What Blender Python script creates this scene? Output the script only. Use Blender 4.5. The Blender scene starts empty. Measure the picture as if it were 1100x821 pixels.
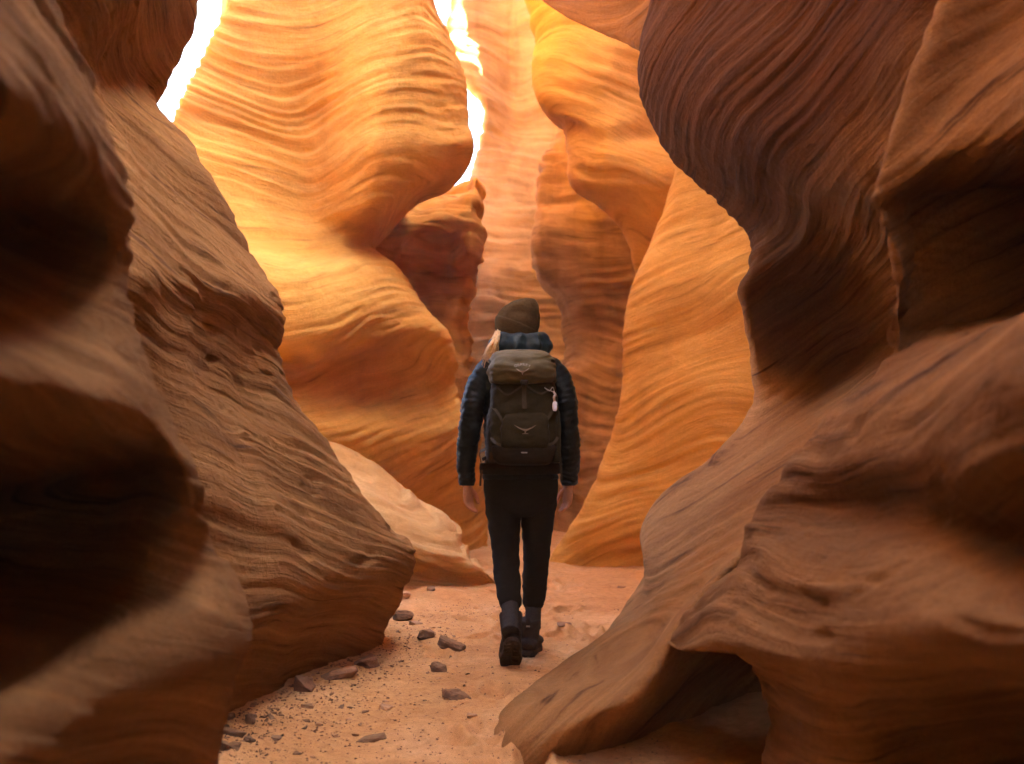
import bpy, bmesh, math, random
import numpy as np
from mathutils import Vector, Matrix, Euler

R = math.radians
C = bpy.context.scene.collection
sc = bpy.context.scene

# ------------------------------------------------------------------ camera model
F, CX, CY, CAMH = 1222.0, 550.0, 410.5, 1.1
PITCH = math.atan(55.5 / F)
CAM = np.array((0.0, 0.0, CAMH))

def P(px, py, D):
    """a spot read from the photograph, given its distance D down the canyon, in metres"""
    dx, dz = (px - CX) / F, (CY - py) / F
    fy = math.cos(PITCH) - dz * math.sin(PITCH)
    fz = math.sin(PITCH) + dz * math.cos(PITCH)
    t = D / fy
    return np.array((dx * t, D, CAMH + fz * t))

def on_floor(px, py):
    dz = (CY - py) / F
    fy = math.cos(PITCH) - dz * math.sin(PITCH)
    fz = math.sin(PITCH) + dz * math.cos(PITCH)
    D = -CAMH * fy / fz
    return (px - CX) / F * D / fy, D

# ------------------------------------------------------------------ noise
_rng = np.random.RandomState(7)
_perm = _rng.permutation(512).astype(np.int64)
_grad = _rng.normal(size=(512, 3)); _grad /= np.linalg.norm(_grad, axis=1)[:, None]

def noise(p):
    p = np.asarray(p, float)
    i = np.floor(p).astype(np.int64); f = p - i
    u = f * f * f * (f * (f * 6 - 15) + 10)
    out = 0
    for dx in (0, 1):
        wx = u[..., 0] if dx else 1 - u[..., 0]
        for dy in (0, 1):
            wy = u[..., 1] if dy else 1 - u[..., 1]
            for dz in (0, 1):
                wz = u[..., 2] if dz else 1 - u[..., 2]
                h = _perm[(i[..., 0] + dx) & 511]
                h = _perm[(h + i[..., 1] + dy) & 511]
                h = _perm[(h + i[..., 2] + dz) & 511]
                g = _grad[h]
                d = g[..., 0] * (f[..., 0] - dx) + g[..., 1] * (f[..., 1] - dy) + g[..., 2] * (f[..., 2] - dz)
                out = out + wx * wy * wz * d
    return out * 1.6

def fbm(p, n=4, lac=2.03, gain=0.5):
    a, s, o = 1.0, 0.0, 0.0
    p = np.asarray(p, float)
    for k in range(n):
        o = o + a * noise(p + 17.3 * k); s += a
        p = p * lac; a *= gain
    return o / s

# ------------------------------------------------------------------ objects
def tag(o, label=None, cat=None, group=None, kind=None):
    if label: o['label'] = label
    if cat: o['category'] = cat
    if group: o['group'] = group
    if kind: o['kind'] = kind
    return o

def empty(name, loc=(0, 0, 0), label=None, cat=None, group=None):
    o = bpy.data.objects.new(name, None); C.objects.link(o)
    o.location = loc; o.empty_display_size = 0.1
    return tag(o, label, cat, group)

def link(name, me, mat=None, parent=None):
    o = bpy.data.objects.new(name, me); C.objects.link(o)
    if mat: me.materials.append(mat)
    if parent: o.parent = parent
    return o

def grid_mesh(name, V, closed_u=False, bed=None):
    """V: (nv, nu, 3) array -> mesh of quads"""
    nv, nu = V.shape[:2]
    idx = np.arange(nv * nu).reshape(nv, nu)
    if closed_u:
        idx = np.concatenate([idx, idx[:, :1]], 1)
    q = np.stack([idx[:-1, :-1], idx[:-1, 1:], idx[1:, 1:], idx[1:, :-1]], -1).reshape(-1, 4)
    me = bpy.data.meshes.new(name)
    me.vertices.add(nv * nu); me.vertices.foreach_set('co', V.reshape(-1).astype(np.float32))
    me.loops.add(q.size); me.loops.foreach_set('vertex_index', q.reshape(-1).astype(np.int32))
    me.polygons.add(len(q))
    me.polygons.foreach_set('loop_start', (np.arange(len(q)) * 4).astype(np.int32))
    me.polygons.foreach_set('loop_total', np.full(len(q), 4, np.int32))
    me.polygons.foreach_set('use_smooth', np.ones(len(q), bool))
    if bed is not None:
        at = me.attributes.new('bed', 'FLOAT_VECTOR', 'POINT')
        at.data.foreach_set('vector', bed.reshape(-1).astype(np.float32))
    me.update(); me.validate()
    return me

def spline_axis(A, counts, axis):
    """Catmull-Rom along an axis of the control net, counts[i] samples in interval i"""
    A = np.moveaxis(A, axis, 0)
    n = len(A)
    Pm = np.concatenate([(2 * A[0] - A[1])[None], A, (2 * A[-1] - A[-2])[None]])
    out = []
    for i in range(n - 1):
        p0, p1, p2, p3 = Pm[i], Pm[i + 1], Pm[i + 2], Pm[i + 3]
        d0 = np.sqrt(np.linalg.norm(p1 - p0, axis=-1, keepdims=True)) + 1e-4
        d1 = np.sqrt(np.linalg.norm(p2 - p1, axis=-1, keepdims=True)) + 1e-4
        d2 = np.sqrt(np.linalg.norm(p3 - p2, axis=-1, keepdims=True)) + 1e-4
        m1 = (p1 - p0) / d0 - (p2 - p0) / (d0 + d1) + (p2 - p1) / d1
        m2 = (p2 - p1) / d1 - (p3 - p1) / (d1 + d2) + (p3 - p2) / d2
        m1 = m1 * d1; m2 = m2 * d1
        k = counts[i]
        for t in np.arange(k) / k:
            out.append((2 * t**3 - 3 * t**2 + 1) * p1 + (t**3 - 2 * t**2 + t) * m1 + (-2 * t**3 + 3 * t**2) * p2 + (t**3 - t**2) * m2)
    out.append(A[-1])
    return np.moveaxis(np.array(out), 0, axis)

def basis(n):
    n = np.array(n, float); n /= np.linalg.norm(n)
    a = np.array((0, 1.0, 0)) if abs(n[1]) < 0.8 else np.array((1.0, 0, 0))
    t = np.cross(a, n); t /= np.linalg.norm(t)
    return np.stack([n, t, np.cross(n, t)])

def rock_loft(name, ribs, hidden, mat, res=2.2, dip=(0, 0, 1), warp=0.25, warp_f=0.5, amp=1.0, seed=0,
              soft=0.045, ledge=0.02, fine=0.006, lf=5.0, pits=0.0, ncrown=0, bowl=None, terr=None):
    """ribs: list of control curves (M,3) running down the rock; hidden: set of rib intervals out of sight"""
    A = np.array(ribs, float)                       # (N, M, 3)
    N, M = A.shape[:2]
    dist = np.maximum(np.linalg.norm(A - CAM, axis=-1), 0.8)
    cu, cv = [], []
    for i in range(N - 1):
        px = np.mean(np.linalg.norm(A[i + 1] - A[i], axis=-1) / np.minimum(dist[i], dist[i + 1])) * F
        cu.append(int(np.clip(px / (res), 3, 6 if i in hidden else 150)))
    vis = [k for k in range(N) if not (k in hidden and (k - 1) in hidden)]
    for j in range(M - 1):
        px = np.median((np.linalg.norm(A[:, j + 1] - A[:, j], axis=-1) / np.minimum(dist[:, j], dist[:, j + 1]))[vis]) * F
        cv.append(int(np.clip(px / res, 3, 6 if j < ncrown else 150)))
    V = spline_axis(A, cu, 0)
    V = spline_axis(V, cv, 1)                       # (nu, nv, 3)
    V = np.swapaxes(V, 0, 1)                        # (nv, nu, 3)
    Q0 = V.copy()
    # bedding coordinates: s across the beds, t and w along them
    B = basis(dip)
    wv = warp * fbm(V * warp_f + seed * 3.1, 2)
    bed = V @ B.T
    if bowl: bed[..., 0] -= bowl[1] * (V[..., 0] - bowl[0]) ** 2
    bed[..., 0] += wv + 0.035 * noise(V * 1.9 + seed)
    def normals(V):
        du = np.gradient(V, axis=1); dv = np.gradient(V, axis=0)
        n = np.cross(du, dv); n /= (np.linalg.norm(n, axis=-1, keepdims=True) + 1e-9)
        return n
    n = normals(V)
    if np.mean(np.sum(n * (CAM - V), -1)[:, :]) < 0: n = -n; flip = True
    else: flip = False
    so = seed * 11.7
    q = bed + so
    d = soft * fbm(V * 1.3 + so, 3)
    lay = noise(q * (lf, 0.5, 0.5)) + 0.6 * noise(q * (lf * 2.1, 0.7, 0.7) + 5)
    clus = np.clip(0.5 + 1.6 * noise(q * (1.3, 0.45, 0.45) + 31), 0.12, 1.25)      # beds stand out in groups
    d += ledge * np.tanh(2.2 * lay) * clus
    lay2 = noise(q * (lf * 4.5, 0.8, 0.8) + 9)
    mod = np.clip(0.55 + 1.9 * fbm(V * 1.1 + so + 40, 2), 0.1, 1.4)
    d += fine * mod * np.tanh(2.5 * lay2)
    ph = q[..., 0] * lf * 2.3 + 1.3 * noise(q * (lf * 0.7, 0.25, 0.25) + 50) + 0.5 * noise(q * (1, 2.2, 2.2) + 60)
    saw = ph - np.floor(ph)                                              # worn treads with a sharp riser under each
    saw = np.where(saw < 0.86, saw / 0.86, (1 - saw) / 0.14)
    tm = np.clip(0.3 + 1.8 * noise(q * (2.0, 0.9, 0.9) + 90), 0, 1.3)
    d += (fine * 1.5 if terr is None else terr) * tm * (saw - 0.5)
    d += fine * 0.5 * mod * noise(q * (lf * 12, 2.0, 2.0) + 3)
    d += fine * 0.6 * fbm(V * 16 + so, 2)
    if pits:
        pn = noise(q * (17, 4.5, 4.5) + 77)
        d -= pits * np.clip((pn - 0.30) * 3.0, 0, 1) * np.clip(0.35 + noise(V * 1.5 + 5 + so) * 2, 0, 1)
    V = V + n * (d * amp)[..., None]
    if not flip: V = V[:, ::-1]; bed = bed[:, ::-1]
    me = grid_mesh(name, V, bed=bed)
    return link(name, me, mat)

def shift(rib, dx, dy=None, y=None, dz=0, ysc=None):
    r = np.array(rib, float).copy()
    r[:, 0] += dx; r[:, 2] += dz
    if y is not None: r[:, 1] = y
    if dy is not None: r[:, 1] += dy
    return r

def crown(ribs, steps):
    """continue every rib over the rim: steps of (dx, dy, z above the ground) away from its own top point"""
    out = []
    for r in ribs:
        r = np.array(r, float)
        top = r[0]
        ext = [np.array((top[0] + dx, top[1] + dy, z)) for dx, dy, z in steps]
        out.append(np.concatenate([np.array(ext[::-1]), r]))
    return out

# ------------------------------------------------------------------ materials
def new_mat(name):
    m = bpy.data.materials.new(name); m.use_nodes = True
    nt = m.node_tree
    for x in list(nt.nodes): nt.nodes.remove(x)
    o = nt.nodes.new('ShaderNodeOutputMaterial'); b = nt.nodes.new('ShaderNodeBsdfPrincipled')
    nt.links.new(b.outputs[0], o.inputs[0])
    return m, nt, b

def nd(nt, typ, **kw):
    n = nt.nodes.new(typ)
    for k, v in kw.items():
        if k in n.inputs.keys() if hasattr(n.inputs, 'keys') else False: n.inputs[k].default_value = v
        else: setattr(n, k, v)
    return n

def vmul(nt, src, s):
    n = nt.nodes.new('ShaderNodeVectorMath'); n.operation = 'MULTIPLY'
    nt.links.new(src, n.inputs[0]); n.inputs[1].default_value = s
    return n.outputs[0]

def noise_node(nt, vec, scale, detail=4, rough=0.55, dist=0.0):
    n = nt.nodes.new('ShaderNodeTexNoise')
    n.inputs['Scale'].default_value = scale; n.inputs['Detail'].default_value = detail
    n.inputs['Roughness'].default_value = rough; n.inputs['Distortion'].default_value = dist
    nt.links.new(vec, n.inputs['Vector'])
    return n.outputs[0]

def ramp(nt, fac, stops):
    r = nt.nodes.new('ShaderNodeValToRGB')
    e = r.color_ramp.elements
    while len(e) < len(stops): e.new(0.5)
    for k, (p, c) in enumerate(stops):
        e[k].position = p; e[k].color = (c[0], c[1], c[2], 1)
    nt.links.new(fac, r.inputs[0])
    return r.outputs[0]

def math_node(nt, op, a, b=None, clamp=False):
    n = nt.nodes.new('ShaderNodeMath'); n.operation = op; n.use_clamp = clamp
    for k, x in enumerate((a, b)):
        if x is None: continue
        if isinstance(x, (int, float)): n.inputs[k].default_value = x
        else: nt.links.new(x, n.inputs[k])
    return n.outputs[0]

def mixc(nt, fac, a, b, mode='MIX'):
    n = nt.nodes.new('ShaderNodeMix'); n.data_type = 'RGBA'; n.blend_type = mode
    for s, x in ((n.inputs[0], fac), (n.inputs[6], a), (n.inputs[7], b)):
        if isinstance(x, (int, float)): s.default_value = x
        elif isinstance(x, tuple): s.default_value = (*x, 1)
        else: nt.links.new(x, s)
    return n.outputs[2]

def sandstone(name, cols, band=7.0, fine=42.0, bump=0.5, contrast=0.35, stain=0.0, upper=None):
    m, nt, b = new_mat(name)
    at = nt.nodes.new('ShaderNodeAttribute'); at.attribute_name = 'bed'
    bed = at.outputs['Vector']
    geo = nt.nodes.new('ShaderNodeTexCoord').outputs['Object']
    n1 = noise_node(nt, vmul(nt, bed, (band, 0.35, 0.35)), 1.0, 5, 0.62, 0.25)
    base = ramp(nt, n1, [(0.22, cols[0]), (0.42, cols[1]), (0.55, cols[2]), (0.66, cols[1]), (0.8, cols[3])])
    n2 = noise_node(nt, vmul(nt, bed, (fine, 1.3, 1.3)), 1.0, 4, 0.6, 0.2)
    k = contrast
    f2 = ramp(nt, n2, [(0.28, (1 - k * 1.25, 1 - k * 1.35, 1 - k * 1.4)), (0.40, (1 - k * .25, 1 - k * .27, 1 - k * .3)), (0.55, (1, 1, 1)), (0.74, (1 + k * .4, 1 + k * .4, 1 + k * .36))])
    base = mixc(nt, 1.0, base, f2, 'MULTIPLY')
    n3 = noise_node(nt, geo, 1.1, 5, 0.6, 0.4)
    f3 = ramp(nt, n3, [(0.3, (0.78, 0.74, 0.72)), (0.55, (1, 1, 1)), (0.75, (1.12, 1.1, 1.06))])
    base = mixc(nt, 0.8, base, f3, 'MULTIPLY')
    if upper:                                                           # shade of an overhang, painted in by darkening the higher beds
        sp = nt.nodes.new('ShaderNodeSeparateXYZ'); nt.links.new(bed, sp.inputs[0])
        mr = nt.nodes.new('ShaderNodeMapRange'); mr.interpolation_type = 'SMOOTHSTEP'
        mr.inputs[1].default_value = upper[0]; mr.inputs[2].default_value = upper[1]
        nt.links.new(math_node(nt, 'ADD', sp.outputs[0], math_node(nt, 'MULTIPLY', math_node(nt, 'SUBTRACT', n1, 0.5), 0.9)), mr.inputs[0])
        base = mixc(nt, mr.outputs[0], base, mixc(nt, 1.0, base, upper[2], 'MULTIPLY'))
    grit = noise_node(nt, geo, 85, 7, 0.72)
    f4 = ramp(nt, grit, [(0.3, (0.7, 0.68, 0.66)), (0.52, (1, 1, 1)), (0.7, (1.2, 1.2, 1.2))])
    base = mixc(nt, 0.7, base, f4, 'MULTIPLY')
    if stain:
        sx = nt.nodes.new('ShaderNodeMapping'); nt.links.new(geo, sx.inputs[0]); sx.inputs['Scale'].default_value = (2.2, 2.2, 0.22)
        n5 = noise_node(nt, sx.outputs[0], 1.6, 4, 0.6)
        f5 = ramp(nt, n5, [(0.5, (1, 1, 1)), (0.68, (1 - stain, 1 - stain * 1.1, 1 - stain * 1.15))])
        base = mixc(nt, 1.0, base, f5, 'MULTIPLY')
    nt.links.new(base, b.inputs['Base Color'])
    b.inputs['Roughness'].default_value = 0.93
    b.inputs['Specular IOR Level'].default_value = 0.12
    # relief
    h1 = math_node(nt, 'MULTIPLY', n2, 0.9)
    nw = noise_node(nt, vmul(nt, bed, (fine * 2.6, 6, 6)), 1.0, 3, 0.6, 0.3)
    h = math_node(nt, 'ADD', h1, math_node(nt, 'MULTIPLY', nw, 0.35))
    g2 = noise_node(nt, geo, 38, 6, 0.72)
    h = math_node(nt, 'ADD', h, math_node(nt, 'MULTIPLY', g2, 0.8))
    bp = nt.nodes.new('ShaderNodeBump'); bp.inputs['Strength'].default_value = bump; bp.inputs['Distance'].default_value = 0.016
    nt.links.new(h, bp.inputs['Height']); nt.links.new(bp.outputs[0], b.inputs['Normal'])
    return m

def plain(name, col, rough=0.8, spec=0.2, var=0.15, scale=40, bump=0.0, bscale=200, metal=0.0, sheen=0.0):
    m, nt, b = new_mat(name)
    geo = nt.nodes.new('ShaderNodeTexCoord').outputs['Object']
    n = noise_node(nt, geo, scale, 5, 0.6)
    lo = tuple(c * (1 - var) for c in col); hi = tuple(c * (1 + var) for c in col)
    nt.links.new(ramp(nt, n, [(0.3, lo), (0.7, hi)]), b.inputs['Base Color'])
    b.inputs['Roughness'].default_value = rough; b.inputs['Specular IOR Level'].default_value = spec
    b.inputs['Metallic'].default_value = metal
    if sheen: b.inputs['Sheen Weight'].default_value = sheen
    if bump:
        n2 = noise_node(nt, geo, bscale, 3, 0.6)
        bp = nt.nodes.new('ShaderNodeBump'); bp.inputs['Strength'].default_value = bump; bp.inputs['Distance'].default_value = 0.004
        nt.links.new(n2, bp.inputs['Height']); nt.links.new(bp.outputs[0], b.inputs['Normal'])
    return m
# ------------------------------------------------------------------ stone
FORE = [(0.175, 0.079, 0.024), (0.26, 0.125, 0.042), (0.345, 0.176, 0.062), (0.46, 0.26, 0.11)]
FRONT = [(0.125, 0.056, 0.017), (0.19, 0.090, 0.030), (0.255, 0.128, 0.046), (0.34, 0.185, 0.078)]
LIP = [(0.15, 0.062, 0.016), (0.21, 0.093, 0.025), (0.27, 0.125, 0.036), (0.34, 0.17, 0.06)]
TAN = [(0.28, 0.145, 0.055), (0.38, 0.215, 0.088), (0.46, 0.275, 0.125), (0.56, 0.36, 0.19)]
GOLD = [(0.42, 0.19, 0.036), (0.55, 0.275, 0.054), (0.63, 0.345, 0.082), (0.72, 0.46, 0.15)]
PALE = [(0.40, 0.21, 0.075), (0.54, 0.32, 0.12), (0.66, 0.43, 0.185), (0.74, 0.54, 0.28)]
PINK = [(0.23, 0.125, 0.05), (0.33, 0.20, 0.085), (0.42, 0.275, 0.13), (0.52, 0.37, 0.20)]
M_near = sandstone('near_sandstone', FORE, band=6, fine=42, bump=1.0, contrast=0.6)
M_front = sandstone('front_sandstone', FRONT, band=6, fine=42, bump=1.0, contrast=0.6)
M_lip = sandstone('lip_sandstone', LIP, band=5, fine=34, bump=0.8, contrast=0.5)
M_right = sandstone('ribbed_sandstone', FORE, band=5, fine=38, bump=0.9, contrast=0.58, upper=(1.35, 1.95, (0.25, 0.17, 0.075)))  # higher beds multiplied down: painted shade for the overhang
M_gold = sandstone('golden_sandstone', GOLD, band=4.0, fine=28, bump=0.6, contrast=0.3, stain=0.07)
M_mid = sandstone('orange_sandstone', GOLD, band=3.2, fine=22, bump=0.7, contrast=0.36, stain=0.13)
M_pale = sandstone('pale_sandstone', PALE, band=5, fine=26, bump=0.6, contrast=0.25)
M_tan = sandstone('tan_sandstone', TAN, band=2.8, fine=16, bump=0.7, contrast=0.4, stain=0.22)
M_pink = sandstone('pink_sandstone', PINK, band=2.6, fine=14, bump=0.5, contrast=0.3, stain=0.2)
GW = 'sandstone canyon walls'

CR0 = [(0.02,0,2.9),(0.13,0,4.0),(0.18,0,5.6),(0.0,0,7.2),(-1.5,0,8.0),(-9,0,8.2)]  # unseen rims of all walls, height and lean shaped to block sun and sky
CR1 = [(0.15,0,3.7),(0.25,0,4.8),(0.1,0,6.2),(-0.3,0,7.4),(-1.4,0,7.9),(-9,0,8.1)]
CR2 = [(-0.12,0,3.7),(-0.1,0,4.6),(0.1,0,6.0),(0.35,0,7.6),(1.4,0,8.2),(9,0,8.4)]
CR3 = [(-0.06,0,2.9),(-0.26,0,3.9),(-0.32,0,5.4),(-0.05,0,7.2),(1.5,0,8.0),(9,0,8.2)]
CR4 = [(-0.1,0,6.2),(-0.3,0,8.6),(-0.3,0,10.8),(0.6,0,11.6),(9,0,12)]
CR5 = [(0.05,0,6.9),(0.2,0,8.8),(1.0,0,9.6),(9,0,9.8)]
CR6 = [(0.1,0,6.2),(0.2,0,9.0),(0.4,0,12.0),(1.0,0,12.4),(7,0,12.6)]
CR7 = [(0,0.2,8.6),(0,1.0,9.2),(0,7,9.6)]
CR8 = [(0.0,0.1,6.6),(-0.05,0.2,9.0),(-0.1,0.5,11.5),(-0.1,1.7,12.2),(-0.4,4,12.4)]
def pts(*a): return np.array([P(*t) for t in a])

# ---- left foremost wall
S = pts((25,-110,2.4),(55,0,2.3),(95,90,2.2),(125,190,2.15),(122,262,2.25),(126,335,2.2),(165,430,2.15),(200,510,2.2),(212,590,2.4),(255,650,2.45),(262,690,2.45),(246,735,2.5),(230,821,2.55),(215,1010,2.6))
A_ = pts((-20,-110,1.9),(10,0,1.8),(48,72,1.75),(78,145,1.75),(45,245,2.3),(70,345,2.05),(115,425,1.8),(105,535,2.75),(95,655,2.35),(130,690,1.95),(140,740,1.9),(130,800,1.98),(110,880,2.0),(100,1080,2.1))
B_ = pts((-110,-110,1.4),(-80,0,1.4),(-30,45,1.35),(-15,85,1.35),(-40,240,2.05),(-20,345,1.75),(0,405,1.5),(-20,560,2.7),(-30,725,1.9),(-20,775,1.5),(-20,830,1.45),(-30,900,1.5),(-40,980,1.55),(-60,1250,1.6))
ribs = [shift(B_, 3.2, y=-9.5), shift(B_, -0.5, y=-7.5), shift(B_, -0.75, y=-4), shift(B_, -0.35, y=-1.2), shift(B_, -0.2, y=0.4), B_, A_, S, shift(S, -0.06, 0.22), shift(S, -0.5, 0.5), shift(S, -2.5, 0.8), shift(S, -8, 0.9)]
ribs = crown(ribs, CR0)
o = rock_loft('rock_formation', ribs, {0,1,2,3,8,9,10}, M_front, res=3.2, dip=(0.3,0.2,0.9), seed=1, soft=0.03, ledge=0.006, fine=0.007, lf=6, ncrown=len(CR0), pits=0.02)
tag(o, 'dark blurred rock wall nearest the camera at the left edge, with two black hollows', 'rock wall', GW)

# ---- left second wall
S = pts((232,-130,5.2),(200,0,5.2),(160,93,5.3),(196,140,5.3),(234,215,5.2),(272,272,5.2),(303,322,5.2),(297,362,5.3),(306,420,5.4),(350,475,5.5),(400,545,5.6),(443,598,5.7),(430,638,5.8),(412,685,6.0),(400,740,6.0))
M1 = pts((190,-130,4.3),(150,0,4.3),(110,85,4.5),(140,140,4.5),(170,200,4.4),(205,260,4.35),(225,312,4.3),(224,345,4.40),(235,420,4.5),(270,470,4.6),(305,540,4.65),(340,628,4.75),(335,665,5.0),(325,715,5.1),(320,770,5.0))
M2 = pts((120,-130,3.5),(90,0,3.5),(60,75,3.7),(80,130,3.7),(105,190,3.6),(130,245,3.55),(150,298,3.5),(150,335,3.56),(165,420,3.7),(195,480,3.8),(215,560,3.8),(245,665,3.9),(245,700,4.2),(240,760,4.3),(235,830,4.2))
N_ = shift(M2, -0.35, -0.7)
ribs = [shift(N_, -5, -0.3), shift(N_, -0.8, -0.2), N_, M2, M1, S, shift(S, -0.05, 0.3), shift(S, -0.35, 0.75), shift(S, -1.4, 1.1), shift(S, -8, 1.3)]
ribs = crown(ribs, CR1)
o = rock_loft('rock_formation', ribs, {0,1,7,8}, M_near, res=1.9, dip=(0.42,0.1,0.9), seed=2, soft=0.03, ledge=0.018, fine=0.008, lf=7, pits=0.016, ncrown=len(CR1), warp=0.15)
tag(o, 'brown layered rock wall left of the path with a pointed ledge and an undercut foot', 'rock wall', GW)

# ---- right second wall: overhang, waist and spreading foot
S = pts((725,-140,5.0),(700,0,5.0),(688,52,5.0),(697,108,5.0),(728,162,5.05),(775,205,5.1),(815,258,5.2),(803,312,5.3),(809,370,5.5),(814,438,5.7),(765,492,5.9),(729,518,6.0),(699,549,6.1),(688,578,6.2),(694,622,6.3),(674,655,6.25),(650,690,6.15),(630,740,6.1))
M1 = pts((810,-140,4.4),(790,0,4.4),(775,60,4.4),(785,130,4.4),(810,180,4.45),(840,215,4.5),(880,240,4.5),(880,305,5.5),(882,380,5.8),(875,445,5.3),(835,505,5.0),(800,550,5.0),(765,600,5.0),(735,640,4.95),(690,686,4.92),(618,721,4.8),(545,757,4.63),(515,800,4.6))
M2 = pts((900,-140,3.8),(890,0,3.8),(885,70,3.8),(895,140,3.8),(910,175,3.8),(925,200,3.8),(940,215,3.8),(950,300,5.0),(950,370,5.3),(930,430,4.7),(880,520,4.3),(845,560,4.2),(790,605,4.05),(738,662,3.88),(682,746,3.78),(634,770,3.84),(578,808,3.92),(560,860,3.95))
N_ = pts((1010,-140,3.3),(1010,0,3.3),(1010,70,3.3),(1020,140,3.4),(1030,180,3.4),(1040,210,3.5),(1050,230,3.5),(1060,300,4.5),(1060,370,4.8),(1040,430,4.4),(980,520,4.1),(940,570,4.15),(900,625,4.4),(850,680,4.75),(815,730,4.8),(785,770,4.6),(745,806,4.3),(740,920,3.95))
U_ = 0.72 * M2 + 0.28 * N_
U_[12:] = pts((800,618,4.3),(750,684,4.3),(698,766,4.14),(655,792,4.04),(606,818,3.99),(590,900,4.0))
ribs = [shift(N_, 6, -0.3), shift(N_, 1.0, -0.2), N_, U_, M2, M1, S, shift(S, 0.05, 0.3), shift(S, 0.4, 0.7), shift(S, 1.6, 1.0), shift(S, 8, 1.2)]
ribs = crown(ribs, CR2)
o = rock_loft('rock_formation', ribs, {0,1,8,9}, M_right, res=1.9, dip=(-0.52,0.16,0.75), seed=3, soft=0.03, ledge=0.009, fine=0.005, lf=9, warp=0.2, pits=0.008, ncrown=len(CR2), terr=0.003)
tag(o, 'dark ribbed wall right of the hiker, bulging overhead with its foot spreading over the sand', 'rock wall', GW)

# ---- right foremost wall
S = pts((1045,-140,3.2),(1012,0,3.1),(965,130,3.0),(943,205,3.0),(965,285,3.1),(962,345,3.15),(940,398,3.2),(888,441,3.3),(847,492,3.4),(811,549,3.5),(786,605,3.6),(740,656,3.7),(716,692,3.75),(765,686,3.5),(805,712,3.4),(822,770,3.3),(815,850,3.3),(805,1000,3.3))
M1 = pts((1110,-140,3.2),(1080,0,3.1),(1030,105,3.0),(995,178,2.95),(1020,240,3.7),(1032,312,3.8),(1022,378,2.55),(985,425,2.35),(955,485,2.4),(930,545,2.72),(905,612,2.45),(880,660,2.5),(870,700,2.5),(885,740,2.5),(910,780,2.5),(930,830,2.5),(930,920,2.5),(930,1150,2.5))
M2 = pts((1300,-140,1.9),(1270,0,1.9),(1200,50,2.1),(1160,130,2.5),(1150,215,3.3),(1150,292,3.3),(1125,350,1.7),(1090,420,1.6),(1090,480,1.65),(1085,580,2.05),(1070,636,1.8),(1060,668,1.65),(1075,692,1.65),(1085,745,2.25),(1090,810,2.5),(1095,900,2.3),(1090,1000,1.7),(1090,1300,1.7))
K1 = pts((1170,-140,2.9),(1150,0,2.8),(1100,72,2.75),(1070,150,2.8),(1085,225,3.6),(1095,300,3.7),(1075,366,2.1),(1040,422,1.95),(1020,482,1.98),(1005,560,2.25),(1000,618,2.08),(985,665,1.95),(975,700,2.0),(985,742,2.2),(1000,790,2.55),(1010,840,2.6),(1010,920,2.5),(1010,1150,2.4))
Kx = shift(M2, 0.2, y=0.4)
ribs = [shift(M2, 2.2, y=-9), shift(M2, 0.9, y=-7), shift(M2, 0.45, y=-4), shift(M2, 0.4, y=-1.2), Kx, M2, K1, M1, S, shift(S, 0.06, 0.15), shift(S, 0.45, 0.35), shift(S, 2.5, 0.5), shift(S, 8, 0.5)]
ribs = crown(ribs, CR3)
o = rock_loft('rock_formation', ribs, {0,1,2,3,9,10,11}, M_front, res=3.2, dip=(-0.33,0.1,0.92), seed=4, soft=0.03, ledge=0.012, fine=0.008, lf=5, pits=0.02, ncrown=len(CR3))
tag(o, 'large blurred brown slope nearest the camera at the right edge, with a dark cave below', 'rock wall', GW)

# ---- right golden wall
S = pts((790,-150,9.0),(760,40,9.2),(733,150,9.3),(726,194,9.4),(705,250,9.5),(684,300,9.5),(672,355,9.5),(668,425,9.5),(645,510,9.6),(618,562,9.7),(594,602,9.8),(585,640,9.8))
M1 = pts((860,-150,8.5),(830,40,8.6),(800,150,8.7),(795,200,8.7),(775,255,8.8),(760,300,8.8),(745,355,8.95),(735,420,8.9),(725,510,9.0),(705,560,9.1),(690,605,9.4),(685,640,9.4))
M2 = pts((960,-150,7.8),(930,40,7.8),(900,150,7.9),(890,200,8.0),(870,255,8.0),(860,310,8.1),(850,360,8.3),(845,430,8.3),(830,510,8.4),(810,560,8.5),(800,610,8.7),(800,660,8.7))
ribs = [shift(M2, 8, -3), shift(M2, 1.6, -1.9), shift(M2, 0.6, -0.8), M2, M1, S, shift(S, 0.06, 0.35), shift(S, 0.5, 0.8), shift(S, 2, 1.2), shift(S, 8, 1.3)]  # first ribs, out of sight, brought forward to shut out a lane of sun
ribs = crown(ribs, CR4)
o = rock_loft('rock_formation', ribs, {0,1,2,7,8}, M_gold, res=2.0, dip=(-0.12,0.1,0.95), seed=5, soft=0.03, ledge=0.008, fine=0.007, lf=4, warp=0.4, ncrown=len(CR4), terr=0.006)
tag(o, 'smooth glowing golden wall right of the hiker, its striped foot meeting the sand', 'rock wall', GW)

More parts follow.
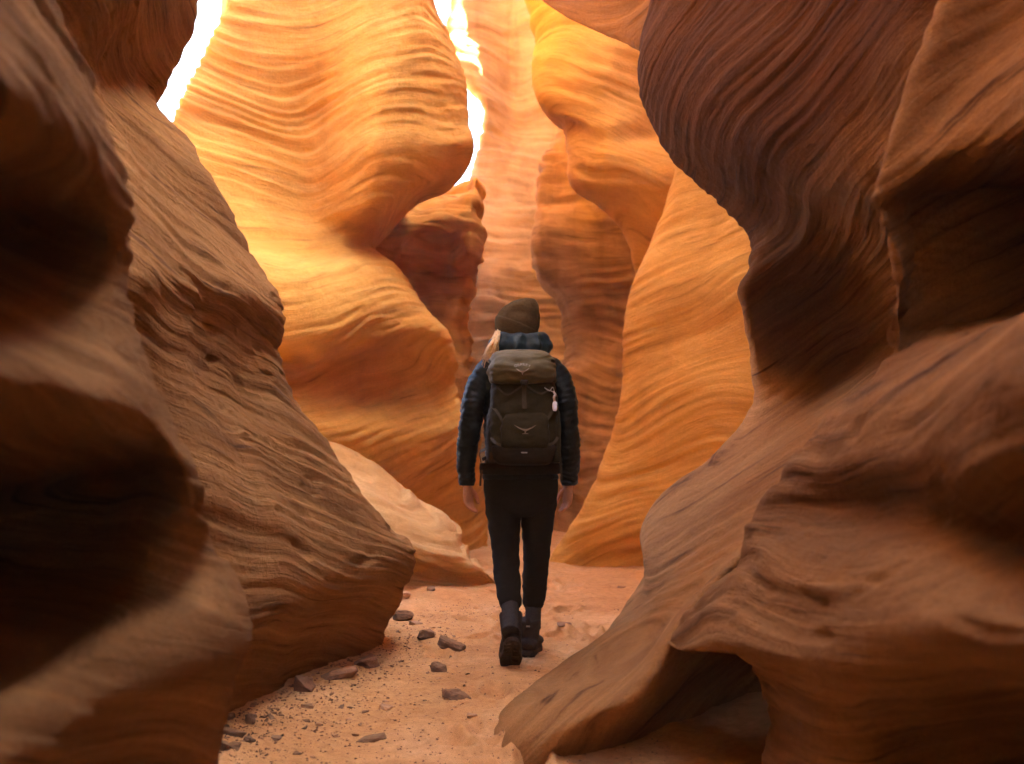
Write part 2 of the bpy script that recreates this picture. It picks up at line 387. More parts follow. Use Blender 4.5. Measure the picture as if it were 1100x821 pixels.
# ---- right golden bulge behind it
S = pts((575,-150,11.6),(569,0,11.5),(575,40,11.4),(573,64,11.3),(577,100,11.2),(590,122,11.2),(605,131,11.2),(610,165,11.1),(617,197,11.0),(645,217,10.9),(673,257,10.8),(683,292,10.9),(700,340,11.6),(720,420,12.2),(720,640,12.2))
M1 = pts((640,-150,10.9),(640,0,10.8),(640,40,10.7),(643,80,10.6),(645,110,10.6),(650,135,10.5),(655,150,10.5),(662,172,10.4),(672,192,10.4),(690,215,10.4),(710,250,10.5),(722,290,10.8),(735,350,11.4),(750,430,11.8),(750,640,11.8))
M2 = pts((720,-150,10.6),(720,0,10.5),(716,40,10.5),(712,75,10.6),(708,100,10.6),(706,125,10.6),(708,145,10.6),(718,165,10.3),(735,185,10.1),(755,215,10.1),(770,250,10.2),(780,290,10.5),(790,350,11),(800,430,11.3),(800,640,11.3))
M3 = shift(M2, 1.0, -0.4)
ribs = [shift(M3, 8, 0), shift(M3, 2, -0.1), M3, M2, M1, S, shift(S, 0.12, 0.4), shift(S, 0.7, 0.8), shift(S, 2.5, 1.1), shift(S, 8, 1.2)]
ribs = crown(ribs, CR5)
o = rock_loft('rock_formation', ribs, {0,1,7,8}, M_gold, res=2.2, dip=(0.55,0.1,0.75), seed=6, soft=0.06, ledge=0.022, fine=0.01, lf=2.6, warp=0.5, ncrown=len(CR5))
tag(o, 'bright golden bulge hanging high right of centre over a shadowed hollow', 'rock wall', GW)

# ---- fin below the bulge
S = pts((610,0,13.3),(606,90,13.3),(601,133,13.2),(590,165,13.1),(582,190,13.0),(575,225,13.0),(573,257,13.0),(578,290,13.1),(598,325,13.3),(606,360,13.3),(600,420,13.2),(595,480,13.1),(590,560,13.0),(590,620,13.0))
M1 = pts((650,0,12.6),(650,90,12.6),(648,133,12.6),(642,165,12.6),(638,190,12.5),(632,225,12.4),(630,257,12.4),(634,290,12.4),(642,325,12.5),(648,360,12.7),(645,420,12.5),(640,480,12.4),(635,560,12.4),(635,620,12.4))
M2 = shift(M1, 0.9, -0.6)
ribs = [shift(M2, 6, 0), M2, M1, S, shift(S, 0.1, 0.6), shift(S, 0.5, 1.6), shift(S, 1.2, 3.2), shift(S, 6, 3.6)]  # rear ribs, unseen, extended back to keep sun off the end wall
ribs = crown(ribs, CR6)
o = rock_loft('rock_formation', ribs, {0,5,6}, M_tan, res=2.4, dip=(0.2,0.1,0.95), seed=7, soft=0.12, ledge=0.04, fine=0.018, lf=3, warp=0.5, ncrown=len(CR6), terr=0.045)
tag(o, 'tan rock fin right of the hiker, rising into the hollow under the golden bulge', 'rock wall', GW)

# ---- far end wall
a = pts((488,-150,17.4),(486,0,17.2),(484,62,17.0),(521,112,17.0),(515,160,16.9),(508,185,16.7),(500,240,16.2),(482,300,15.6),(474,360,15.2),(470,420,15),(465,500,14.5),(460,600,14))
b = pts((545,-150,17.6),(545,0,17.5),(546,60,17.5),(551,110,17.4),(553,160,17),(549,190,16.7),(536,240,16.0),(522,300,15.3),(515,360,14.8),(510,420,14.6),(505,500,14.2),(500,600,13.8))
c = pts((580,-150,17.2),(580,0,17.2),(580,60,17.2),(582,110,17.1),(584,160,16.9),(584,190,16.7),(582,240,16.2),(578,300,15.6),(572,360,15.5),(566,420,15.1),(560,500,14.6),(555,600,14.2))
d = shift(c, 1.6, -0.2); e = shift(c, 7, 0.2)
ribs = [shift(a, 1.6, 3.4), shift(a, 0.25, 1.2), a, b, c, d, e]
ribs = crown(ribs, CR7)
o = rock_loft('rock_formation', ribs, {0,5}, M_pink, res=2.4, dip=(0.1,0.1,1), seed=8, soft=0.08, ledge=0.04, fine=0.02, lf=2.2, warp=0.4, ncrown=len(CR7), terr=0.025)
tag(o, 'far pinkish wall closing the canyon behind the hiker\'s head, washed bright at its top', 'rock wall', GW)

# ---- small ledged block far left of centre
a = pts((395,222,13),(405,238,12.5),(414,255,12.3),(420,275,12.4),(425,300,12.8),(430,340,12.8),(430,450,12.6),(430,620,12.5))
b = pts((440,220,13),(440,226,12.4),(437,240,12.1),(440,252,12.1),(445,264,12.8),(450,300,13.2),(455,360,13),(460,620,12.6))
c = pts((478,214,13),(480,222,12.4),(482,235,12.2),(484,246,12.3),(484,265,12.8),(484,300,13.0),(486,360,13),(490,620,12.8))
d = pts((500,206,13),(506,212,12.5),(508,225,12.3),(506,245,12.3),(503,270,12.4),(500,295,12.8),(500,360,13.2),(505,620,13))
e = pts((510,192,13.2),(515,215,12.8),(518,240,12.6),(517,262,12.6),(512,290,12.8),(506,310,13.3),(504,360,13.6),(515,620,13.4))
ribs = [shift(a, -6, 0.5), shift(a, -0.8, 0), a, b, c, d, e, shift(e, -0.1, 0.5), shift(e, -1, 1.2), shift(e, -6, 1.4)]
ribs = [np.concatenate([[r[0] + np.array((0, 1.5, -0.1))], r]) for r in ribs]
o = rock_loft('rock_formation', ribs, {0,8}, M_mid, res=2.0, dip=(0.1,0.1,1), seed=9, soft=0.16, ledge=0.09, fine=0.016, lf=2.5, warp=0.3, terr=0.05)
tag(o, 'small pale ledged outcrop far back under the white gap, dark recess below it', 'rock wall', GW)

# ---- left tall bright wall
S = pts((455,-150,10.4),(464,0,10.4),(485,40,10.3),(498,85,10.2),(501,130,10.1),(506,157,10.0),(490,192,10.1),(450,212,10.1),(415,250,10.3),(402,264,10.2),(425,285,9.9),(455,328,9.7),(478,352,9.6),(488,388,9.8),(486,412,10.2),(503,460,10.3),(516,510,10.8),(522,562,11.2),(522,620,11.2))
M1 = pts((440,-150,9.2),(438,0,9.2),(430,40,9.1),(420,85,9.0),(412,130,9.0),(407,160,9.0),(402,195,9.1),(396,222,9.2),(386,248,9.5),(380,264,9.5),(392,285,9.1),(405,325,8.85),(412,357,8.9),(412,388,9.7),(412,414,9.8),(430,460,9.3),(440,510,9.6),(445,560,10),(445,620,10))
M2 = pts((320,-150,9.3),(325,0,9.3),(328,40,9.3),(328,85,9.35),(328,130,9.4),(328,160,9.4),(326,195,9.45),(322,225,9.45),(318,250,9.3),(318,270,8.9),(325,295,8.4),(332,335,8.3),(337,370,8.35),(337,396,9.0),(338,420,8.9),(345,460,8.6),(350,510,8.8),(355,560,9),(355,620,9))
Lf = pts((262,-150,9.2),(246,0,9.2),(228,40,9.2),(210,78,9.2),(196,104,9.1),(185,130,9.1),(190,160,9),(200,195,8.9),(220,230,8.8),(235,262,8.5),(245,285,8.2),(250,325,8.1),(255,365,8.2),(255,390,8.5),(255,420,8.4),(260,460,8.2),(265,510,8.4),(270,560,8.6),(270,620,8.6))
ribs = [shift(Lf, -1.5, 5), shift(Lf, -0.2, 1.5), shift(Lf, -0.03, 0.35), Lf, M2, M1, S, shift(S, -0.08, 0.4), shift(S, -0.5, 1.0), shift(S, -0.8, 2.4), shift(S, -1.5, 4.5)]
ribs = crown(ribs, CR8)
o = rock_loft('rock_formation', ribs, {0,1,8,9}, M_mid, res=1.9, dip=(-0.12,0.05,1), seed=10, soft=0.03, ledge=0.01, fine=0.01, lf=3.4, warp=0.3, ncrown=len(CR8), bowl=(-1.65,0.3), terr=0.022)
tag(o, 'tall bright orange wall left of the hiker with bowed layers and a sunlit bench', 'rock wall', GW)

# ---- pale slab at its foot
a = pts((320,475,9.4),(335,468,8.6),(345,500,7.9),(350,540,7.6),(350,600,7.7),(350,690,7.7))
b = pts((400,508,9.4),(400,495,8.6),(400,525,7.9),(405,572,7.6),(405,608,7.85),(400,690,7.85))
c = pts((450,548,9.3),(448,532,8.7),(445,555,8.0),(445,594,7.7),(445,612,8.0),(440,660,8))
d = pts((492,580,9.2),(490,562,8.8),(487,578,8.2),(485,600,7.9),(483,612,8.1),(480,652,8.1))
e = pts((520,612,9.1),(518,597,8.8),(520,607,8.4),(524,618,8.25),(522,628,8.35),(515,655,8.35))
f = pts((530,635,9.1),(531,625,8.9),(532,628,8.6),(532,632,8.5),(530,636,8.6),(525,660,8.6))
ribs = [shift(a, -2.5, 0.2), shift(a, -0.6, 0), a, b, c, d, e, f]
ribs = [np.concatenate([[r[0] + np.array((0, 0.8, -0.6))], r]) for r in ribs]
o = rock_loft('boulder', ribs, {0}, M_pale, res=1.9, dip=(0.3,0.1,0.95), seed=11, soft=0.09, ledge=0.035, fine=0.014, lf=4, warp=0.3, terr=0.05)
tag(o, 'pale sunlit rock slab with a shadowed underside lying between the left wall and the hiker', 'boulder')

# ---- dark lip overhead at the top right
a = pts((540,-90,7.2),(575,-30,6.9),(585,2,6.8),(600,-20,7.2),(640,-120,7.8))
b = pts((585,-120,6.9),(612,-40,6.6),(622,23,6.5),(635,0,7.0),(680,-110,7.8))
c = pts((625,-150,6.6),(648,-50,6.3),(658,38,6.2),(672,15,6.9),(715,-100,7.6))
d = pts((670,-180,6.3),(690,-60,6.0),(692,50,5.95),(712,25,6.7),(755,-90,7.4))
e = pts((730,-200,5.9),(745,-70,5.6),(748,62,5.6),(770,30,6.5),(810,-80,7.2))
ribs = [a + np.array((-0.25, 0.35, 0.35)), a, b, c, d, e, shift(e, 1.2, -0.2), shift(e, 7, -0.2)]
ribs = [np.concatenate([[np.array((r[0][0] + 1.5, r[0][1], 6.8))], [np.array((r[0][0] + .3, r[0][1], 5.4))], r, [np.array((r[-1][0] + .8, r[-1][1], 4.6))]]) for r in ribs]
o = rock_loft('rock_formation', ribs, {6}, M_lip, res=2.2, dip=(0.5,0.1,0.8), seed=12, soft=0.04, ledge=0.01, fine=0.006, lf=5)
tag(o, 'dark orange rock lip hanging overhead at the top, just left of the ribbed wall', 'rock wall', GW)
# ------------------------------------------------------------------ sand floor
def axis_pts(segs):
    out = []
    for a, b, st in segs: out.append(np.arange(a, b, st))
    out.append([segs[-1][1]])
    return np.concatenate(out)
gx = np.concatenate([-np.geomspace(300, 2.2, 26)[:-1], axis_pts([(-2.2, -1.4, .04), (-1.4, 1.3, .011), (1.3, 2.2, .04)]), np.geomspace(2.2, 300, 26)[1:]])
gy = np.concatenate([-np.geomspace(300, 1, 22)[:-1], axis_pts([(-1, 3.2, .2), (3.2, 7.2, .011), (7.2, 10.5, .022), (10.5, 18, .08)]), np.geomspace(18, 400, 24)[1:]])
X, Y = np.meshgrid(gx, gy)
p3 = np.stack([X, Y, np.zeros_like(X)], -1)
def ground_h(p3):
    X, Y = p3[..., 0], p3[..., 1]
    near = np.exp(-((X / 4) ** 2)) * np.clip((20 - Y) / 6, 0, 1)
    h = 0.035 * fbm(p3 * (1.3, 1.0, 1), 3) + 0.016 * fbm(p3 * 4.2 + 9, 3)
    # sand banked up along the walls
    h = h + 0.10 * np.clip((-X - 0.55) / 0.7, 0, 1) ** 1.5 + 0.05 * np.clip((X - 0.7) / 0.8, 0, 1)
    h = h + 0.05 * np.exp(-(((X + 0.75) / 0.5) ** 2 + ((Y - 7.6) / 0.45) ** 2)) * (1 + 0.8 * noise(p3 * 3.1))
    return h * near
H = ground_h(p3)
det = np.exp(-((X / 2.0) ** 2)) * np.clip((12 - Y) / 3, 0, 1) * np.clip((Y - 2) / 1, 0, 1)
H = H + det * (0.012 * fbm(p3 * 13 + 3, 3) + 0.005 * fbm(p3 * 40 + 1, 2))
rf = random.Random(5)
steps = []
for k in range(70):                                  # old footprints trodden into the sand
    y = 3.4 + 8.0 * rf.random(); x = rf.gauss(0.05, 0.3) + (-0.05 if y < 5 else 0.1)
    steps.append((x, y, rf.gauss(0, 0.35), 0.016 + 0.018 * rf.random()))
for k in range(15):                                  # the hiker's own trail
    steps.append((0.03 + (0.10 if k % 2 else -0.08) + rf.gauss(0, 0.02) - 0.03 * (5.4 - (3.1 + 0.31 * k)), 3.05 + 0.31 * k, (-0.1 if k % 2 else 0.1) + rf.gauss(0, 0.06), 0.030 if 3.05 + 0.31 * k < 5.3 else 0.018))
steps = [s_ for s_ in steps if not (abs(s_[0] + 0.02) < 0.25 and 5.15 < s_[1] < 6.0)]
for x, y, a, dep in steps:
    ca, sa = math.cos(a), math.sin(a)
    u = (X - x) * ca + (Y - y) * sa; v = -(X - x) * sa + (Y - y) * ca
    rr = (u / 0.055) ** 2 + (v / 0.14) ** 2
    H = H - dep * np.exp(-rr ** 2) + dep * 0.55 * np.exp(-((np.sqrt(rr) - 1.35) / 0.28) ** 2)
GH = (gx, gy, H)
def gh(x, y):
    i = int(np.clip(np.searchsorted(gx, x) - 1, 0, len(gx) - 2)); j = int(np.clip(np.searchsorted(gy, y) - 1, 0, len(gy) - 2))
    return float(np.mean(H[j:j + 2, i:i + 2]))
p3[..., 2] = H
m, nt, b = new_mat('red_sand')
geo = nt.nodes.new('ShaderNodeTexCoord').outputs['Object']
n1 = noise_node(nt, geo, 1.7, 6, 0.6, 0.3)
base = ramp(nt, n1, [(0.28, (0.46, 0.225, 0.082)), (0.5, (0.56, 0.295, 0.115)), (0.72, (0.65, 0.375, 0.175))])
n2 = noise_node(nt, geo, 22, 5, 0.65)
base = mixc(nt, 1.0, base, ramp(nt, n2, [(0.3, (0.8, 0.77, 0.74)), (0.55, (1, 1, 1)), (0.75, (1.1, 1.1, 1.1))]), 'MULTIPLY')
n3 = noise_node(nt, geo, 260, 3, 0.7)
base = mixc(nt, 1.0, base, ramp(nt, n3, [(0.28, (0.72, 0.7, 0.68)), (0.5, (1, 1, 1)), (0.72, (1.12, 1.12, 1.14))]), 'MULTIPLY')
nt.links.new(base, b.inputs['Base Color']); b.inputs['Roughness'].default_value = 0.95; b.inputs['Specular IOR Level'].default_value = 0.1
h = math_node(nt, 'ADD', math_node(nt, 'MULTIPLY', noise_node(nt, geo, 70, 5, 0.65), 1.0), math_node(nt, 'MULTIPLY', n3, 0.35))
bp = nt.nodes.new('ShaderNodeBump'); bp.inputs['Strength'].default_value = 0.6; bp.inputs['Distance'].default_value = 0.01
nt.links.new(h, bp.inputs['Height']); nt.links.new(bp.outputs[0], b.inputs['Normal'])
M_sand = m
g = link('ground', grid_mesh('ground', p3), M_sand)
tag(g, kind='structure')
# ------------------------------------------------------------------ the hiker
PX0, PY0 = 0.04, 5.5
PZ0 = gh(PX0, PY0)
ORG = np.array((PX0, PY0, PZ0))
def q(px, py, y=0.0):
    """place on the hiker, in the hiker's own frame (y forward along the path)"""
    return P(px, py, PY0 + y) - ORG

def catmull(pts_, n):
    A = np.array(pts_, float)
    return spline_axis(A[:, None, :], [n] * (len(A) - 1), 0)[:, 0]

class MB:
    """collects surfaces that end up in ONE mesh"""
    def __init__(s): s.v = []; s.f = []
    def add(s, V, F):
        k = len(s.v); s.v += [tuple(map(float, p)) for p in V]; s.f += [tuple(i + k for i in f) for f in F]; return s
    def grid(s, V, closed=True, caps=True):
        n, m = V.shape[:2]
        F = []
        for i in range(n - 1):
            for j in range(m if closed else m - 1):
                j2 = (j + 1) % m
                F.append((i * m + j, i * m + j2, (i + 1) * m + j2, (i + 1) * m + j))
        if caps and closed:
            F.append(tuple(range(m))[::-1]); F.append(tuple((n - 1) * m + j for j in range(m)))
        return s.add(V.reshape(-1, 3), F)
    def build(s, name, mat, parent=None, remesh=None, smooth=True, bevel=None, thick=None, smooth_it=0, recalc=True):
        me = bpy.data.meshes.new(name); me.from_pydata(s.v, [], s.f)
        if recalc:
            bm = bmesh.new(); bm.from_mesh(me); bmesh.ops.recalc_face_normals(bm, faces=bm.faces); bm.to_mesh(me); bm.free()
        me.polygons.foreach_set('use_smooth', [smooth] * len(me.polygons)); me.update()
        o = link(name, me, mat, parent)
        if thick:
            md = o.modifiers.new('thick', 'SOLIDIFY'); md.thickness = thick; md.offset = 0
        if remesh:
            md = o.modifiers.new('skin', 'REMESH'); md.mode = 'VOXEL'; md.voxel_size = remesh; md.use_smooth_shade = True
            if smooth_it:
                md = o.modifiers.new('soft', 'SMOOTH'); md.iterations = smooth_it; md.factor = 0.5
        if bevel:
            md = o.modifiers.new('bevel', 'BEVEL'); md.width = bevel; md.segments = 2; md.limit_method = 'ANGLE'
        return o

def rings(path, radii, seg=28, sub=8, ref=(0, 1, 0), bump=None, power=2.0, dis=None):
    """tube along a path; radii: (r_side, r_ref) per point; bump(s, ang) adds to the radius"""
    path = np.array(path, float); radii = np.array([r if hasattr(r, '__len__') else (r, r) for r in radii], float)
    C_ = catmull(path, sub); Rr = np.maximum(catmull(np.c_[radii, np.zeros(len(radii))], sub)[:, :2], 0.0008)
    T = np.gradient(C_, axis=0); T /= np.linalg.norm(T, axis=1)[:, None] + 1e-9
    s = np.r_[0, np.cumsum(np.linalg.norm(np.diff(C_, axis=0), axis=1))]
    ang = np.linspace(0, 2 * math.pi, seg, endpoint=False)
    ca, sa = np.cos(ang), np.sin(ang)
    k = (np.abs(ca) ** power + np.abs(sa) ** power) ** (-1 / power)
    ref = np.array(ref, float)
    V = np.zeros((len(C_), seg, 3))
    for i in range(len(C_)):
        b_ = ref - T[i] * np.dot(ref, T[i]); b_ /= np.linalg.norm(b_)
        a_ = np.cross(b_, T[i])
        e = bump(s[i], ang) if bump else 0
        V[i] = C_[i] + (a_[None] * (ca * k * (Rr[i, 0] + e))[:, None] + b_[None] * (sa * k * (Rr[i, 1] + e))[:, None])
    if dis is not None: V = dis(V)
    return V

def wrinkle(amp, f, seed=0.0, ani=(1, 1, 1)):
    def fn(V):
        c = V.mean(1, keepdims=True); n = V - c; n /= np.linalg.norm(n, axis=-1, keepdims=True) + 1e-6
        d = fbm(V * f * np.array(ani) + seed, 3)
        return V + n * (amp * d)[..., None]
    return fn

def quilt(step, h):
    return lambda s, ang: h * (np.abs(np.sin(math.pi * (s + 0.004 * np.sin(ang * 3 + s * 30)) / step)) ** 0.55 - 0.6)

M_skin = plain('skin', (0.50, 0.215, 0.10), 0.55, 0.3, 0.08, 60)
M_jacket = plain('teal_jacket', (0.0058, 0.0080, 0.0072), 0.45, 0.2, 0.2, 30, 0.5, 120)
M_hood = plain('blue_hood', (0.011, 0.025, 0.030), 0.5, 0.25, 0.35, 25, 0.5, 110)
M_trousers = plain('black_trousers', (0.0145, 0.0115, 0.0085), 0.85, 0.15, 0.2, 40, 0.5, 300)
M_sock = plain('grey_sock', (0.050, 0.046, 0.044), 0.98, 0.1, 0.25, 150, 0.6, 400)
M_boot = plain('dark_boot', (0.032, 0.024, 0.019), 0.75, 0.2, 0.3, 50, 0.5, 180)
M_sole = plain('rubber_sole', (0.060, 0.040, 0.028), 0.85, 0.2, 0.45, 60, 0.6, 150)
M_beanie = plain('olive_brown_knit', (0.082, 0.052, 0.022), 0.98, 0.03, 0.2, 90, 0.9, 330)
M_hair = plain('blond_hair', (0.60, 0.37, 0.14), 0.45, 0.4, 0.3, 80)
M_pack = plain('olive_nylon', (0.027, 0.021, 0.008), 0.75, 0.12, 0.2, 30, 0.5, 160)
M_packlid = plain('light_olive_nylon', (0.090, 0.072, 0.030), 0.65, 0.2, 0.16, 25, 0.5, 140)
M_packdark = plain('brown_black_nylon', (0.018, 0.012, 0.006), 0.75, 0.12, 0.2, 40, 0.5, 160)
M_web = plain('webbing', (0.05, 0.038, 0.02), 0.8, 0.2, 0.2, 120, 0.5, 500)
M_print = plain('grey_print', (0.34, 0.33, 0.28), 0.6, 0.3, 0.08, 50)
M_print2 = plain('brown_print', (0.17, 0.13, 0.085), 0.6, 0.3, 0.08, 50)
M_white = plain('white_plastic', (0.72, 0.72, 0.75), 0.4, 0.4, 0.08, 50)
M_black = plain('black_plastic', (0.015, 0.014, 0.014), 0.5, 0.4, 0.1, 50)
M_metal = plain('grey_metal', (0.45, 0.43, 0.40), 0.35, 0.5, 0.1, 50, metal=1.0)

person = empty('person', tuple(ORG), 'person in olive beanie, dark puffer jacket and black trousers walking away with a backpack', 'person')

# body: one continuous skin
b = MB()
neck = q(557, 372); head_c = q(556.5, 349, 0.03)
b.grid(rings([q(558, 520), q(558, 490), q(558, 450), q(558, 415), q(558, 396), q(557.5, 385), q(557, 372, 0.01), q(556.5, 358, 0.02)],
             [(.15, .10), (.13, .09), (.145, .10), (.165, .105), (.13, .08), (.065, .06), (.056, .056), (.056, .06)], sub=5))
hv = []
for i in range(25):                                                     # head with brow, nose, mouth, chin
    th = math.pi * i / 24
    row = []
    for j in range(36):
        ph = 2 * math.pi * j / 36
        d = np.array((math.sin(th) * math.cos(ph), math.sin(th) * math.sin(ph), math.cos(th)))
        p = d * (0.075, 0.096, 0.116)
        fr = max(0.0, d[1])
        p[1] += fr ** 8 * 0.020 * math.exp(-((d[2] + 0.12) / 0.2) ** 2) * math.exp(-(d[0] / 0.16) ** 2)      # nose
        p[1] += fr ** 3 * 0.007 * math.exp(-((d[2] - 0.18) / 0.12) ** 2)                                      # brow
        p[1] -= fr ** 4 * 0.007 * math.exp(-((d[2] - 0.02) / 0.1) ** 2) * math.exp(-((abs(d[0]) - 0.36) / 0.14) ** 2)  # eye sockets
        p[1] += fr ** 6 * 0.006 * math.exp(-((d[2] + 0.52) / 0.07) ** 2) * math.exp(-(d[0] / 0.28) ** 2)      # lips
        if d[2] < -0.3: p[0] *= 1 - 0.28 * (-d[2] - 0.3); p[1] += 0.012 * fr
        row.append(head_c + p)
    hv.append(row)
b.grid(np.array(hv))
for sx in (-1, 1):
    e = head_c + np.array((sx * 0.076, -0.005, 0.0))                      # ears
    b.grid(rings([e + (0, 0.004, -0.03), e + (sx * 0.008, -0.004, -0.01), e + (sx * 0.012, -0.01, 0.015), e + (sx * 0.006, -0.006, 0.032)], [(.006, .008), (.008, .014), (.008, .017), (.004, .008)], seg=12, sub=4))
ARM = {-1: [q(524, 399, -0.01), q(511, 425, -0.03), q(506, 452, -0.03), q(502, 482, -0.0), q(501, 506, 0.03), q(502, 522, 0.045)],
       1: [q(594, 399, -0.01), q(606, 425, -0.03), q(609, 452, -0.03), q(612, 482, 0.0), q(612, 506, 0.03), q(610.5, 522, 0.045)]}
for sx in (-1, 1):
    A = ARM[sx]
    b.grid(rings(A, [.055, .048, .042, .036, .030, .026], sub=6, seg=20))
    wr = A[-1]
    dn = np.array((-sx * 0.06, 0.12, -1.0)); dn /= np.linalg.norm(dn)
    fw = np.array((-sx * 0.45, 0.85, 0.08)); fw -= dn * np.dot(fw, dn); fw /= np.linalg.norm(fw)      # towards the thumb side
    inn = np.cross(fw, dn) * 1.0
    if inn[0] * -sx < 0: inn = -inn                                      # palm side, towards the thigh
    pal = [wr - dn * 0.01, wr + dn * 0.02, wr + dn * 0.05, wr + dn * 0.083]
    b.grid(rings(pal, [(.018, .026), (.016, .034), (.0155, .041), (.012, .040)], seg=20, sub=5, ref=fw))
    for k, (off, L) in enumerate(((0.030, 0.070), (0.010, 0.077), (-0.010, 0.072), (-0.028, 0.057))):
        p0 = wr + dn * 0.072 + fw * off; pp = [p0]; a = 0.18 + 0.10 * k
        for seg_, c in ((0.44, 0.35), (0.31, 0.5), (0.25, 0.35)):
            pp.append(pp[-1] + (dn * math.cos(a) + inn * math.sin(a)) * L * seg_); a += c
        b.grid(rings(pp, [.0090, .0085, .0076, .0058], seg=12, sub=5, ref=fw))
    t0 = wr + dn * 0.022 + fw * 0.020 + inn * 0.008
    b.grid(rings([t0, t0 + dn * 0.026 + fw * 0.022 + inn * 0.008, t0 + dn * 0.052 + fw * 0.030 + inn * 0.014, t0 + dn * 0.076 + fw * 0.026 + inn * 0.022], [.013, .0115, .0095, .007], seg=12, sub=5, ref=inn))
LEG = {-1: [q(543, 508, 0), q(541, 530, 0), q(541.5, 560, 0.01), q(543.5, 600, 0.0), q(546, 628, -0.06), q(548, 652, -0.12)],
       1: [q(575, 508, 0), q(578, 530, 0.01), q(577.5, 560, 0.05), q(576, 600, 0.13), q(574.5, 628, 0.19), q(573, 652, 0.23)]}
for sx in (-1, 1):
    b.grid(rings(LEG[sx] + [LEG[sx][-1] + np.array((0, -0.03 if sx < 0 else 0.02, -0.09))], [.085, .080, .066, .052, .045, .034, .034], sub=5, seg=20))
body = b.build('body', M_skin, person, remesh=0.0045, smooth_it=3)

# trousers
b = MB()
wd = wrinkle(0.0095, 10, 3, (1, 1, 2.2))
b.grid(rings([q(559, 496), q(559, 508), q(559.5, 525), q(559.5, 540), q(559.5, 551, 0.01)], [(.160, .116), (.174, .126), (.178, .130), (.164, .122), (.09, .08)], sub=8, seg=48, power=2.4, dis=wrinkle(0.006, 10, 1)))
for sx in (-1, 1):
    L = LEG[sx]
    b.grid(rings([L[0], L[1], L[2], L[3], L[4], L[5] + np.array((0, 0, 0.015)), L[5] + np.array((0, 0, -0.004))],
                 [(.080, .115), (.092, .112), (.080, .094), (.064, .074), (.061, .070), (.053, .056), (.043, .045)], sub=14, seg=40, dis=wd))
b.build('trousers', M_trousers, person)

# socks and boots
def make_boot(base, pitch, yaw, name='boot'):
    """base: ball of the foot on the ground; pitch lifts the heel"""
    Mx = Matrix.Translation(Vector(base)) @ Matrix.Rotation(yaw, 4, 'Z') @ Matrix.Rotation(-pitch, 4, 'X')
    Mx = Mx @ Matrix.Diagonal((1.2, 1.04, 1.0, 1))
    t = lambda V: (np.array(Mx)[:3, :3] @ np.asarray(V).reshape(-1, 3).T).T.reshape(np.asarray(V).shape) + np.array(Mx)[:3, 3]
    b = MB()
    b.grid(t(rings([(0, -0.205, .045), (0, -0.185, .052), (0, -0.12, .058), (0, -0.04, .055), (0, 0.03, .047), (0, 0.075, .040), (0, 0.092, .036)],
                   [(.022, .018), (.036, .036), (.038, .042), (.044, .038), (.046, .030), (.034, .022), (.012, .010)], sub=7, seg=28, ref=(0, 0, 1))))
    b.grid(t(rings([(0, -0.135, .03), (0, -0.140, .085), (0, -0.142, .125), (0, -0.148, .165), (0, -0.150, .176)], [(.036, .050), (.040, .052), (.043, .054), (.046, .056), (.043, .052)], sub=6, seg=28)))
    b.grid(t(rings([(0, -0.199, .135), (0, -0.205, .165), (0, -0.203, .186)], [(.014, .004), (.012, .004), (.010, .003)], sub=4, seg=10)))     # heel loop
    o = b.build(name, M_boot, person, remesh=0.0045, smooth_it=2)
    s = MB(); out = []
    for k in range(40):
        a = 2 * math.pi * k / 40
        y = -0.057 + 0.156 * math.sin(a); wv = 0.045 if y > -0.05 else 0.039
        x = wv * math.copysign(abs(math.cos(a)) ** 0.75, math.cos(a)) * (0.88 if -0.13 < y < -0.06 else 1)
        out.append((x, y))
    lev = [(0.0, 0.93), (0.004, 1.0), (0.020, 1.0), (0.027, 0.95)]
    V = np.array([[(x * k, y0 * k - 0.057 * (1 - k), z) for x, y0 in out] for z, k in lev])
    s.grid(t(V))
    for r in range(10):                                                 # lugs
        y = -0.19 + 0.028 * r
        for sx in (-1, 1):
            w_ = 0.030 if y > -0.05 else 0.026
            bx = np.array([(sx * 0.006, y, -.005), (sx * w_, y + .006, -.005), (sx * w_, y + .019, -.005), (sx * 0.006, y + .013, -.005)])
            V = np.array([bx, bx + (0, 0, 0.008)]); s.grid(t(V))
    so_ = s.build('sole', M_sole, o, smooth=False)
    lc = MB()                                                           # pale tab at the back of the collar
    tb = np.array([(-.008, -0.2035, .142), (.008, -0.2035, .142), (.008, -0.2065, .150), (-.008, -0.2065, .150)])
    lc.grid(t(np.array([tb, tb + (0, -0.003, 0)])))
    lc.build('heel_tab', M_print, o, smooth=False)
    return o
LB = q(548.5, 715.5, -0.10); LB[2] = gh(PX0 + LB[0], PY0 + LB[1]) - PZ0 + 0.004
RB = q(572, 700, 0.33); RB[2] = gh(PX0 + RB[0], PY0 + RB[1]) - PZ0 + 0.006
make_boot(LB + np.array((0, 0.0, 0.012)), R(36), R(3)); make_boot(RB, R(2), R(-7))
for sx, tgt in ((-1, LB + np.array((0, -0.17, 0.20))), (1, RB + np.array((0, -0.15, 0.15)))):
    top = LEG[sx][5] + np.array((0, 0, 0.02)); b = MB()
    b.grid(rings([top, (top + tgt) / 2 + (0, 0.005, 0), tgt + np.array((0, 0.01, -0.02))], [(.041, .044), (.039, .043), (.039, .044)], sub=10, seg=32, bump=lambda s, a: 0.0016 * np.sin(s * 420) + 0 * a))
    b.build('sock', M_sock, person)

